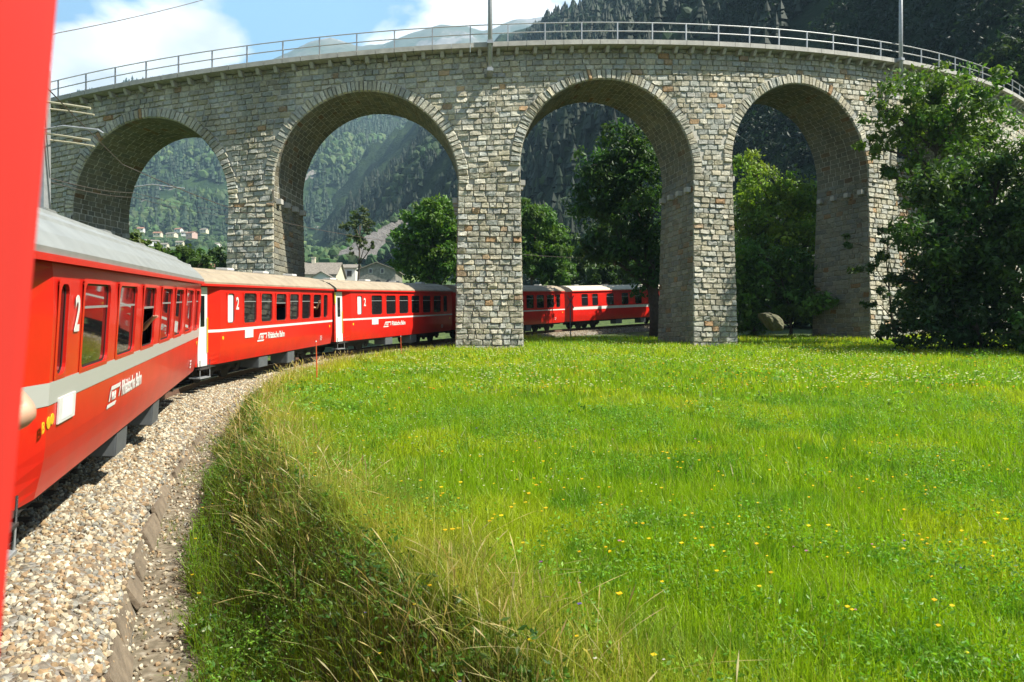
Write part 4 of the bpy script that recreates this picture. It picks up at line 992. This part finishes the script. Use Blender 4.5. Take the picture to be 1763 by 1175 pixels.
tree(25.0, 35.6, bl(35.6, (1640, 350, 62), (1725, 365, 60), (1600, 410, 58), (1700, 440, 90), (1770, 430, 80), (1640, 500, 75), (1560, 480, 30), (1600, 320, 42), (1785, 360, 60), (1690, 290, 48), (1740, 285, 42)),
     'dense dark tree filling the right edge in front of the last pier', col=(.052, .105, .016), leaf=.15, per=62, dens=1.0, trunk=.3)
tree(22.6, 34.6, bl(34.6, (1570, 560, 46), (1650, 565, 60), (1720, 565, 62), (1780, 545, 70), (1530, 585, 28), (1610, 520, 50)),
     'low leafy undergrowth bush at the foot of the right-hand trees', 'bush', 'leafy_bush', col=(.03, .062, .012), leaf=.15, per=45, dens=.9, trunk=.12)
tree(22.2, 42.0, bl(41, (1475, 420, 22), (1500, 455, 34), (1530, 420, 34), (1520, 395, 26), (1550, 500, 36), (1500, 520, 22)),
     'thin shaded sapling with branches crossing the sunlit strip of the right pier', name='sapling', col=(.05, .09, .02), leaf=.15, per=30, dens=.5, trunk=.09, crad=(.3, .6))
tree(10.2, 50.5, bl(51, (1075, 245, 38), (1035, 285, 40), (1100, 300, 55), (1050, 350, 62), (1110, 390, 60), (1060, 420, 45), (1120, 470, 40), (1020, 430, 26)),
     'big dark tree with a thick trunk standing under the arch right of the middle pier', col=(.046, .10, .018), leaf=.18, per=48, dens=.9, trunk=.48)
tree(17.6, 52.5, bl(53, (1300, 300, 40), (1350, 330, 48), (1290, 360, 46), (1385, 350, 40), (1340, 400, 50), (1400, 420, 46), (1300, 420, 45), (1370, 380, 40)),
     'sunlit yellow-green tree seen through the fourth arch', col=(.18, .28, .03), leaf=.17, per=44, dens=.8, trunk=.22)
tree(19.0, 49.5, bl(49, (1300, 450, 42), (1350, 470, 48), (1395, 480, 44), (1300, 510, 44), (1370, 520, 42), (1330, 545, 30), (1405, 530, 30), (1275, 500, 40), (1285, 560, 26)),
     'glossy dark green bush low behind the fourth arch', 'bush', 'leafy_bush', col=(.10, .19, .03), leaf=.2, per=44, dens=.8, trunk=.12)
tree(1.9, 76, bl(76, (925, 395, 45), (900, 370, 30), (950, 440, 42), (905, 440, 40), (960, 480, 30)),
     'bright green rounded tree just right of the middle pier behind the train', col=(.075, .15, .022), leaf=.25, per=44, dens=.9, trunk=.22)
tree(7.5, 82, bl(82, (1000, 450, 32), (975, 480, 30), (1030, 470, 32), (1060, 480, 30), (1100, 475, 32)),
     'tangled shrub bank behind the coaches under the third arch', 'bush', 'leafy_bush', col=(.055, .10, .022), leaf=.26, per=40, dens=.7, trunk=.12)
tree(14, 90, bl(92, (1040, 410, 36), (1080, 430, 40), (1130, 440, 40), (990, 425, 22)),
     'mid green tree far behind the thick dark trunk', col=(.04, .08, .018), leaf=.3, per=40, dens=.7, trunk=.2)
tree(-7.4, 70, bl(70, (745, 372, 34), (715, 400, 34), (770, 400, 34), (738, 430, 50), (705, 450, 28), (775, 455, 34), (735, 475, 34)),
     'dense rounded green tree left of the middle pier behind the train', col=(.085, .17, .020), leaf=.22, per=46, dens=1.0, trunk=.25)
tree(-20.2, 95, bl(95, (617, 372, 17), (600, 388, 13), (636, 392, 12), (612, 410, 14), (628, 420, 10), (606, 435, 8), (640, 425, 8)),
     'slender bare-stemmed tree standing alone under the second arch', col=(.07, .10, .03), leaf=.24, per=20, dens=1.1, trunk=.22, crad=(.35, .7))
tree(-34, 62, bl(62, (228, 418, 20), (255, 434, 20), (212, 428, 22), (245, 450, 24)), 'yellow-green bush rising over the grey coach roof, leftmost under the first arch', 'bush', 'leafy_bush', col=(.10, .14, .025), leaf=.2, per=42, dens=.9, trunk=.12)
tree(-33, 72, bl(72, (300, 444, 22), (325, 447, 24), (350, 452, 20), (280, 452, 18)), 'rounded green tree over the coach roof beside the pier under the first arch', col=(.07, .125, .022), leaf=.24, per=46, dens=1.0, trunk=.16)
tree(-38, 92, bl(92, (375, 440, 16), (392, 450, 14), (380, 460, 14)), 'small dark tree against the left pier', col=(.045, .09, .02), leaf=.26, per=40, dens=.9, trunk=.12)
tree(60, 88, bl(88, (1735, 110, 46), (1775, 140, 50), (1745, 165, 44)), 'dark tree above the railing at the far right edge', col=(.035, .065, .016), leaf=.3, per=40, dens=.9, trunk=.25)
tree(22.0, 62, bl(62, (1290, 545, 40), (1330, 560, 30), (1400, 540, 40), (1250, 540, 40), (1360, 530, 44)),
     'dark low thicket deep in the shade behind the fourth arch', 'bush', 'leafy_bush', col=(.04, .08, .018), leaf=.24, per=44, dens=.9, trunk=.12)
p = fsample(5200, -60, 220, 80, 235, h3, -.2, .74, lambda x, y: (d3(x, y) > 1) & (y > 93-.31*(x-40)) & (fbm(x/22, y/22, 3, 91) > -.25))
r_ = RNG.uniform(.7, 1.4, len(p))*np.interp(p[:, 1], [80, 235], [1.3, 2.4]); p[:, 2] += r_*.8
o = leaves('hillside_thicket', p, r_, 34, .5, gcol(len(p), (.013, .028, .011), .35), None, flat=1.3); tag(o, 'dark leafy thicket clinging to the near part of the steep mountainside', 'thicket', kind='stuff')
q_ = []
for t_ in np.linspace(0, 1, 46):
    for (a, b) in (((560, 443), (728, 350)), ((640, 452), (733, 353))):
        X0 = ray(a[0]+(b[0]-a[0])*t_+random.uniform(-5, 5), a[1]+(b[1]-a[1])*t_+random.uniform(-3, 5), 397+70*t_); q_.append(X0)
q_ = np.array(q_); blobs('scree_edge_scrub', q_-np.array([0, 0, 1.5]), RNG.uniform(1.2, 3.4, len(q_)), gcol(len(q_), (.05, .10, .028)), 'green scrub fringing the grey scree', 'scrub')
tree(24.2, 30.5, bl(31, (1790, 545, 62), (1760, 580, 34), (1850, 500, 90), (1870, 400, 100), (1900, 300, 110), (1925, 190, 110), (1960, 110, 100)),
     'shady leafy tree cut off by the right edge of the view', col=(.06, .12, .02), leaf=.14, per=50, dens=.9, trunk=.22)
tree(19.5, 58, bl(58, (1235, 390, 48), (1215, 430, 50), (1180, 395, 50), (1200, 340, 45)),
     'shady dark green tree overhanging the farthest coach behind the pier right of the thick trunk', col=(.045, .09, .018), leaf=.22, per=44, dens=.8, trunk=.28)
# ------------------------------------------------------------ near buildings behind the train
PLAST = mat('cream_plaster', (.72, .66, .50), .8, noise=(2, .06)); WPL = mat('white_plaster', (.75, .74, .70), .8, noise=(2, .06)); GST = mat('grey_stone_wall', (.26, .25, .22), .9, noise=(1.6, .3), bump=(3, .8, .1))
SLAB = mat('stone_slab_roof', (.24, .21, .17), .9, noise=(2.4, .3), bump=(4, .8, .1)); REDT = mat('tiled_roof', (.32, .16, .10), .8, noise=(1, .2)); SHUT = mat('grey_shutter', (.16, .16, .14), .6); DGL = mat('dark_window', (.03, .035, .04), .2)
def house(x, y, w, d, hw, hr, wallm, roofm, label, rot=0, wins=(), arches=(), chimney=False, gable='x', group=None, zb=None, over=.4):
    z = float(base_h(np.array([x]), np.array([y]))[0]) if zb is None else zb
    e = empty('house', (x, y, z-.5)); e.rotation_euler = (0, 0, rot); tag(e, label, 'house', group)
    mb = MB(); mb.box(-w/2, w/2, -d/2, d/2, 0, hw+.5)
    if gable == 'y':    # gable faces the camera
        mb.add([(-w/2, -d/2+.002, hw+.5), (w/2, -d/2+.002, hw+.5), (0, -d/2+.002, hw+.5+hr)], [(0, 1, 2)]); mb.add([(-w/2, d/2, hw+.5), (w/2, d/2, hw+.5), (0, d/2, hw+.5+hr)], [(2, 1, 0)])
    else:
        for s_ in (-1, 1): mb.add([(s_*w/2, -d/2, hw+.5), (s_*w/2, d/2, hw+.5), (s_*w/2, 0, hw+.5+hr)], [(0, 1, 2)])
    mb.build('wall', wallm, e)
    o_ = over; mb = MB(); zt = hw+.5; th_ = .18
    if gable == 'y':
        for s_ in (-1, 1):
            k = hr/(w/2); mb.add([(0, -d/2-o_, zt+hr), (s_*(w/2+o_), -d/2-o_, zt-k*o_), (s_*(w/2+o_), d/2+o_, zt-k*o_), (0, d/2+o_, zt+hr), (0, -d/2-o_, zt+hr+th_), (s_*(w/2+o_), -d/2-o_, zt-k*o_+th_), (s_*(w/2+o_), d/2+o_, zt-k*o_+th_), (0, d/2+o_, zt+hr+th_)],
                                 [(0, 1, 2, 3), (7, 6, 5, 4), (0, 4, 5, 1), (1, 5, 6, 2), (2, 6, 7, 3)])
    else:
        for s_ in (-1, 1):
            k = hr/(d/2); mb.add([(-w/2-o_, 0, zt+hr), (-w/2-o_, s_*(d/2+o_), zt-k*o_), (w/2+o_, s_*(d/2+o_), zt-k*o_), (w/2+o_, 0, zt+hr), (-w/2-o_, 0, zt+hr+th_), (-w/2-o_, s_*(d/2+o_), zt-k*o_+th_), (w/2+o_, s_*(d/2+o_), zt-k*o_+th_), (w/2+o_, 0, zt+hr+th_)],
                                 [(0, 1, 2, 3), (7, 6, 5, 4), (0, 4, 5, 1), (1, 5, 6, 2), (2, 6, 7, 3)])
    rf = mb.build('roof', roofm, e)
    if chimney: mb = MB(); mb.box(-.4, .4, -.4, .4, zt+hr-.3, zt+hr+1.3); mb.box(-.5, .5, -.5, .5, zt+hr+1.3, zt+hr+1.45); mb.build('chimney', wallm, rf)
    for (a, b, ww, hh) in wins:
        mb = MB(); mb.box(a-ww/2-.1, a+ww/2+.1, -d/2-.05, -d/2, b-.1+.5, b+hh+.1+.5); wn = mb.build('window', SHUT if wallm is not GST else WPL, e)
        mb = MB(); mb.box(a-ww/2, a+ww/2, -d/2-.08, -d/2-.052, b+.5, b+hh+.5); mb.build('pane', DGL, wn)
    for (a, b, ww, hh) in arches:
        out = [(a-ww/2, b+.5), (a+ww/2, b+.5)]+[(a+ww/2*math.cos(t_), b+hh-ww/2+.5+ww/2*math.sin(t_)) for t_ in np.linspace(0, PI, 9)]
        mb = MB(); mb.add([(x_, -d/2-.03, z_) for x_, z_ in out], [tuple(range(len(out)))]); mb.build('archway', DGL, e)
    return e
def hz(px, pyb, D): return (px-HX)/F*D, D, (HY-pyb)/F*D
x, y, z = hz(540, 498, 175); house(x, y, 13, 9, 3.2, 3.0, PLAST, SLAB, 'long low cream house with a stone slab roof and a chimney, nearest the left pier', wins=[(-3.2, 1.0, .9, 1.2), (4.4, 1.2, 2.6, 1.3)], zb=z, chimney=True)
x, y, z = hz(592, 492, 184); house(x, y, 7.5, 8, 4.0, 1.2, WPL, SLAB, 'white two-storey house behind the slender tree', wins=[(-2.2, 2.0, 1.0, 1.2), (2.3, 2.0, 1.0, 1.2)], zb=z)
x, y, z = hz(559, 494, 165); house(x, y, 5, 6, 1.6, 1.4, WPL, SLAB, 'small white gabled shed in front of the cream house', gable='y', zb=z)
x, y, z = hz(656, 499, 165); house(x, y, 8.2, 10, 3.9, 1.6, GST, SLAB, 'grey stone barn with a gable, two small windows and dark archways', gable='y', wins=[(-1.4, 3.2, .6, .9), (1.2, 3.2, .6, .9)], arches=[(-2.2, .3, 1.3, 1.5), (0.2, .3, 1.4, 1.5), (2.6, .3, 1.3, 1.5)], zb=z, over=.5)
x, y, z = hz(382, 482, 150); house(x, y, 4, 5, 2.2, 1.0, DARKWOOD, REDT, 'little brown-roofed hut beside the left pier', zb=z)
# village far up the valley
VIL = [(262, 420, 14, 8, 5, 'W', 'S', 'large pale village house with a broad roof, leftmost of the village'), (283, 424, 8, 6, 4, 'C', 'S', 'cream village house just right of the large pale one'),
       (296, 405, 12, 7, 4, 'C', 'S', 'long cream house high in the village'), (308, 397, 9, 6, 4, 'W', 'R', 'red-roofed white house at the top of the village'), (318, 403, 7, 6, 4, 'W', 'S', 'small white house beside the red-roofed one'),
       (286, 437, 7, 6, 6, 'W', 'S', 'tall narrow white house low in the village'), (296, 440, 8, 6, 5, 'W', 'R', 'white house with brown roof at the lower village edge'), (330, 407, 12, 7, 6, 'P', 'R', 'pink flat-topped block at the right of the village'),
       (310, 420, 8, 6, 4, 'C', 'S', 'cream house between the pink block and the village centre'), (368, 424, 14, 8, 4, 'W', 'S', 'long low white building on the right-hand field'), (215, 383, 8, 6, 4, 'W', 'S', 'lone white farmhouse on the slope left of the village'),
       (272, 404, 9, 6, 4, 'C', 'R', 'brown-roofed house behind the large pale one'), (352, 398, 8, 6, 4, 'C', 'S', 'isolated cream barn right above the fields'), (243, 396, 7, 6, 4, 'W', 'R', 'tiny white cottage at the upper left fields')]
mats_ = {'W': WPL, 'C': PLAST, 'P': mat('pink_plaster', (.6, .42, .36), .8), 'S': SLAB, 'R': REDT}
for (px, py, w, d, h, a, b, lab) in VIL:
    D = 780+random.uniform(-20, 20)+(430-py)*3.2; x, y, z = hz(px, py+4, D)
    house(x, y, w, d, h, 1.8, mats_[a], mats_[b], lab, rot=random.uniform(-.6, .6), group='village houses', zb=z, wins=[(-w/4, h*.45, .9, 1.2), (w/4, h*.45, .9, 1.2)], over=.6)

# ------------------------------------------------------------ small trackside things
ORANGE = mat('orange_paint', (.75, .12, .03), .5)
def stake(px, py, D, h, label):
    x = (px-HX)/F*D; z = float(ground_h(np.array([x]), np.array([D]))[0])
    e = empty('marker_stake', (x, D, z-.2)); tag(e, label, 'stake', 'snow marker stakes'); MB().tube([(0, 0, 0), (-.01, 0, h*.6), (-.03, 0, h+.2)], [.018, .016, .012], 6).build('rod', ORANGE, e); MB().tube([(-.03, 0, h+.2), (-.031, 0, h+.24)], .02, 6).build('cap', WHITE, e)
stake(546, 670, 20.2, 1.25, 'thin orange stake in the grass in front of the sunlit beige-roofed coach')
stake(691, 606, 34, .95, 'thin orange stake at the edge of the viaduct shadow, farther along the track')
def signpost():
    D = 50.5; x = (982-HX)/F*D; z = float(ground_h(np.array([x]), np.array([D]))[0])
    e = empty('track_sign', (x, D, z)); tag(e, 'thin track sign post with crossed slats in front of the far coaches', 'sign')
    MB().tube([(0, 0, -.3), (0, 0, 2.8)], .04, 8).build('post', GREYP, e)
    mb = MB()
    for a in (-1, 1): mb.box(-.5, .5, -.05, -.03, -.04, .04, M=Matrix.Translation((0, 0, 2.5)) @ Matrix.Rotation(a*1.1, 4, 'Y'))
    mb.build('sign_slats', mat('sign_red', (.3, .05, .05), .6), e)
signpost()
# masts and wires at the left
def mast(px, D, h, label, arm_px=None, wide=.22, brackets=True):
    x = (px-HX)/F*D; z = float(ground_h(np.array([x]), np.array([D]))[0])
    e = empty('catenary_mast', (x, D, z)); tag(e, label, 'mast'); MB().box(-wide/2, wide/2, -.1, .1, -.3, h).build('pole', STEEL if brackets else WHITE, e)
    if brackets:
        zt = lambda py: (HY-py)/F*D-z
        for py in (186, 240):
            MB().tube([(.05, -.1, zt(py)+.09), (.55, -.14, zt(py)+.01), (1.0, -.18, zt(py)-.07)], .020, 8).tube([(.05, .1, zt(py)+.02), (.55, .06, zt(py)-.05), (.95, .02, zt(py)-.12)], .015, 8).build('bracket', mat('bracket_cream', (.55, .50, .34), .6) if 'bracket_cream' not in bpy.data.materials else bpy.data.materials['bracket_cream'], e)
        MB().tube([(0, -.1, zt(228)), (.5, -.15, zt(222)), (1.15, -.2, zt(230)), (1.25, -.2, zt(236))], .022, 6).build('registration_arm', STEEL, e)
    return e
mast(71, 13.2, 7.3, 'steel catenary mast with cream brackets right of the red pillar')
mast(67, 30, 6.2, 'short white post rising behind the grey coach roof', wide=.25, brackets=False)
def wire(name, pts, r_, label):
    P_ = [Vector(p) for p in pts]; full = []
    for a, b in zip(P_[:-1], P_[1:]):
        n_ = 10; L_ = (b-a).length
        for q in range(n_): t_ = q/n_; full.append(a.lerp(b, t_)-Vector((0, 0, L_*.006*4*t_*(1-t_))))
    full.append(P_[-1]); o = MB().tube(full, r_, 5).build(name, WIREM); tag(o, label, 'wire'); return o
cw = [(CL[i][0], CL[i][1], RZ[i]+5.75+max(0, 14-CL[i][1])*.07) for i in range(14, len(CL)-20, 10)]
wire('overhead_wire', cw, .011, 'brownish contact wire slanting down above the coach roofs')
wire('overhead_wire', [ray(-60, 98, 16), ray(100, 57, 19), ray(350, 0, 26), ray(520, -40, 34)], .011, 'thin dark wire crossing the blue sky at the top left')
wire('overhead_wire', [ray(60, 300, 14), ray(230, 332, 30), ray(395, 362, 60)], .010, 'upper of two thin wires crossing the left arch')
wire('overhead_wire', [ray(60, 306, 14), ray(230, 340, 30), ray(395, 371, 60)], .010, 'lower of two thin wires crossing the left arch')
e = MB().tube([ray(232, 322, 22), ray(262, 318, 22), ray(318, 325, 22)], .02, 6).build('registration_arm', STEEL); tag(e, 'pale curved steady arm holding the contact wire in the left arch', 'arm')
# boulder
bm = bmesh.new(); bmesh.ops.create_icosphere(bm, subdivisions=3, radius=1)
for v in bm.verts:
    f_ = 1+.22*math.sin(v.co.x*3.1+1)*math.cos(v.co.y*2.7)+.08*math.sin(v.co.z*7+v.co.x*5); v.co = Vector((v.co.x*.95*f_, v.co.y*.8*f_, v.co.z*.42*f_))
me = bpy.data.meshes.new('boulder'); bm.to_mesh(me); bm.free(); me.materials.append(mat('mossy_rock', (.13, .125, .07), .9, noise=(2, .4), bump=(5, .8, .1)))
o = bpy.data.objects.new('boulder', me); COL.objects.link(o); D = 46.5; o.location = ((1328-HX)/F*D, D, float(ground_h(np.array([16.6]), np.array([D]))[0])+1.25); o.rotation_euler = (.1, .62, .2); tag(o, 'pale mossy boulder catching the sun under the fourth arch', 'boulder')

# ------------------------------------------------------------ grass and flowers
def blades(name, x, y, hgt, wid, cols, lean=.45, label='', cat='grass', sink=.03, levels=None):
    n = len(x); z = ground_h(x, y)-sink; az = RNG.uniform(0, 2*PI, n); la = np.abs(RNG.normal(0, lean, n)); ldir = RNG.uniform(0, 2*PI, n)
    wx, wy = np.cos(az)*wid/2, np.sin(az)*wid/2; lx, ly = np.cos(ldir)*la, np.sin(ldir)*la
    def pt(t_, sgn, w_): 
        b = t_*t_; return np.stack([x+lx*b*hgt+sgn*wx*w_, y+ly*b*hgt+sgn*wy*w_, z+hgt*(t_-.25*la*b)], 1)
    lv = levels or [(0, .8), (.5, 1)]; m_ = len(lv)
    V = np.stack([pt(t_, sg, w_) for t_, w_ in lv for sg in (-1, 1)]+[pt(1, 0, 0)], 1).reshape(-1, 3)
    k = np.arange(n)*(2*m_+1); q = np.concatenate([np.stack([k+2*a_, k+2*a_+1, k+2*a_+3, k+2*a_+2], 1) for a_ in range(m_-1)]); t3 = np.stack([k+2*m_-2, k+2*m_-1, k+2*m_], 1)
    C_ = np.repeat(cols[:, None, :], 2*m_+1, 1)
    o = npmesh(name, V, [q, t3], GRASSM, col=C_.reshape(-1, 3)); tag(o, label, cat, kind='stuff'); return o
def frustum_pts(n, y0, y1, pw=1.0, umin=2.72, amax=.76, cond=None):
    N = int(n*2.2); y = (y0**pw+(y1**pw-y0**pw)*RNG.random(N))**(1/pw); a = RNG.uniform(-.62, amax, N); x = a*y
    u, _ = track_u(x, y); k = u > umin+.25*fbm(x*1.5, y*1.5, 2, 12)
    if cond is not None: k &= cond(x, y, u)
    return x[k][:n], y[k][:n], u[k][:n]
def gmix(x, y, u):
    n = len(x); a = fbm(x*.45, y*.45, 3, 101); b = fbm(x*1.6, y*1.6, 3, 102)
    c = np.array([.26, .40, .010])[None]*np.ones((n, 1))
    c = np.where((a > .12)[:, None], np.array([.36, .45, .016]), c); c = np.where((b < -.22)[:, None], np.array([.16, .31, .014]), c)
    pick = RNG.random(n); c = np.where((pick > .955)[:, None], np.array([.34, .30, .11]), c)
    far = smooth((y-12)/22); c = c*(1+far[:, None]*np.array([.30, .16, .1]))
    edge = np.exp(-((u-ubrow(y))/.8)**2)*smooth((y-1)/4); c = c+(np.array([.42, .36, .09])-c)*np.clip(edge*.75*(RNG.random(n)+.25), 0, 1)[:, None]
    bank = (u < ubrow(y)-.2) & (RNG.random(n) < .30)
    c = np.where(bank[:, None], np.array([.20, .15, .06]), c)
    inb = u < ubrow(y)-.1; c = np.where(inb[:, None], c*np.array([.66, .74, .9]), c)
    return c*RNG.uniform(.7, 1.3, (n, 1))
def hpatch(x, y): return 1+.45*fbm(x*.8, y*.8, 3, 55)
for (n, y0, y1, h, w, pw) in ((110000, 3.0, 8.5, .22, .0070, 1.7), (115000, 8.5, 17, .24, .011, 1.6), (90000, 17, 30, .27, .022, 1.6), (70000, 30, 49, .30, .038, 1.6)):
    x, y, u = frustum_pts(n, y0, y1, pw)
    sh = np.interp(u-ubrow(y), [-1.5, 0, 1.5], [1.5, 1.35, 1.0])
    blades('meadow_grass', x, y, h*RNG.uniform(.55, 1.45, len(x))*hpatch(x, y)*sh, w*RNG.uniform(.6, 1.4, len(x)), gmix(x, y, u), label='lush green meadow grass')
# tall straw-coloured grass along the brow of the bank
x, y, u = frustum_pts(24000, 3.0, 30, 1.5, cond=lambda x, y, u: (u > ubrow(y)-.75) & (u < ubrow(y)+.35+.5*fbm(x, y, 2, 5)) & (fbm(x*.7, y*.7, 3, 77) > -.30))
blades('dry_grass', x, y, RNG.uniform(.3, .72, len(x))*(1+.2*fbm(x*2, y*2, 2, 8)), RNG.uniform(.0028, .0050, len(x))*(1+y/9), gcol(len(x), (.50, .41, .17), .3, .12), lean=.75, levels=[(0, .8), (.3, .8), (.6, .7), (.82, .6), (.9, 2.0)], label='tall dry straw-coloured grass along the brow of the bank')
sN = RNG.uniform(-8, 24, 5200); uN = 2.2+RNG.random(5200)*.6; xN = np.interp(sN, SS, CL[:, 0])+np.interp(sN, SS, NR[:, 0])*uN; yN = np.interp(sN, SS, CL[:, 1])+np.interp(sN, SS, NR[:, 1])*uN
k_ = (fbm(xN*1.8, yN*1.8, 2, 44) > .12); xN = xN[k_]; yN = yN[k_]
blades('channel_weeds', xN, yN, RNG.uniform(.05, .2, len(xN)), RNG.uniform(.004, .009, len(xN)), gcol(len(xN), (.17, .25, .04), .3), lean=.8, label='scattered weeds in the earth channel beside the ballast')
# broad-leaved herbs and clover
def herbs(name, n, y0, y1, size, base, label, cond=None, per=9, hh=(.05, .32), crad=.10):
    x, y, u = frustum_pts(n, y0, y1, 1.6, cond=cond); c = np.stack([x, y, ground_h(x, y)+RNG.uniform(*hh, len(x))], 1)
    o = leaves(name, c, RNG.uniform(.5, 1.3, len(x))*crad*(1+y/25), per, size, gcol(len(x), base, .3, .2), None, m=GRASSM, flat=.9, droop=.1); tag(o, label, 'plants', kind='stuff')
herbs('clover', 9000, 3.0, 16, .017, (.16, .32, .03), 'clover and small herbs among the grass', lambda x, y, u: fbm(x*.9, y*.9, 3, 31) > -.05)
herbs('bank_weeds', 8000, 3.0, 20, .028, (.075, .16, .020), 'broad-leaved weeds on the shaded bank beside the channel', lambda x, y, u: (u < ubrow(y)-.1), per=10, hh=(.04, .35))
herbs('meadow_herbs', 6000, 14, 46, .050, (.19, .34, .04), 'leafy herbs in the farther meadow', lambda x, y, u: fbm(x*.5, y*.5, 3, 37) > .0, per=6)
def flowers(name, n, y0, y1, size, cols, label, cond=None, hh=(.20, .34)):
    sd_ = random.randint(0, 999)
    x, y, u = frustum_pts(n, y0, y1, 1.5, cond=cond or (lambda x, y, u: fbm(x*.35, y*.35, 3, sd_)+.25*RNG.random(len(x)) > .16)); n = len(x); c = np.stack([x, y, ground_h(x, y)+RNG.uniform(*hh, n)], 1)
    s_ = size*RNG.uniform(.6, 1.3, n); V = []
    for k in range(6):
        a = 2*PI*k/6; V.append(c+np.stack([np.cos(a)*s_, np.sin(a)*s_, .25*s_*(k % 2)], 1))
    V.append(c+np.stack([0*s_, 0*s_, .35*s_], 1)); V.append(c+np.stack([0*s_, 0*s_, -.5*s_], 1)); V = np.stack(V, 1).reshape(-1, 3)
    f = []
    for k in range(6): f += [(k, (k+1) % 6, 6), ((k+1) % 6, k, 7)]
    Fc = (np.array(f)[None]+np.arange(n)[:, None, None]*8).reshape(-1, 3)
    o = npmesh(name, V, Fc, GRASSM, col=np.repeat(palpick(n, np.array(cols)), 8, 0)); tag(o, label, 'flowers', kind='stuff')
flowers('yellow_flowers', 520, 3.6, 20, .018, [(.85, .66, .03), (.85, .58, .02)], 'yellow hawkbit flowers dotted over the meadow')
flowers('yellow_flowers', 1300, 17, 42, .026, [(.85, .6, .05), (.8, .45, .05)], 'distant yellow and orange flowers in the meadow')
flowers('white_flowers', 900, 3.6, 20, .010, [(.8, .8, .74), (.75, .7, .68)], 'small white umbel flowers among the grass')
flowers('white_flowers', 4200, 18, 46, .032, [(.75, .75, .65), (.7, .68, .55)], 'white umbel flower heads across the far meadow')
flowers('purple_flowers', 160, 3.6, 24, .016, [(.35, .12, .35), (.2, .14, .45), (.55, .25, .4)], 'purple and pink clover flowers')
flowers('yellow_flowers', 260, 14, 36, .020, [(.85, .62, .05)], 'yellow flower patch near the orange stake', cond=lambda x, y, u: (x < 0) & (fbm(x*.5, y*.5, 2, 13) > .1))

# ------------------------------------------------------------ haze over the whole valley
hv = bpy.data.materials.new('haze'); hv.use_nodes = True; t = hv.node_tree; t.nodes.clear()
ho = nn(t, 'ShaderNodeOutputMaterial'); pv = nn(t, 'ShaderNodeVolumePrincipled'); pv.inputs['Density'].default_value = .00019; pv.inputs['Color'].default_value = (.50, .78, 1.0, 1); pv.inputs['Anisotropy'].default_value = .2
t.links.new(pv.outputs[0], ho.inputs['Volume'])
mb = MB(); mb.box(-4600, 4600, -500, 5600, -40, 1640); o = mb.build('haze', hv); tag(o, 'faint blue haze filling the valley air', 'haze', kind='stuff')
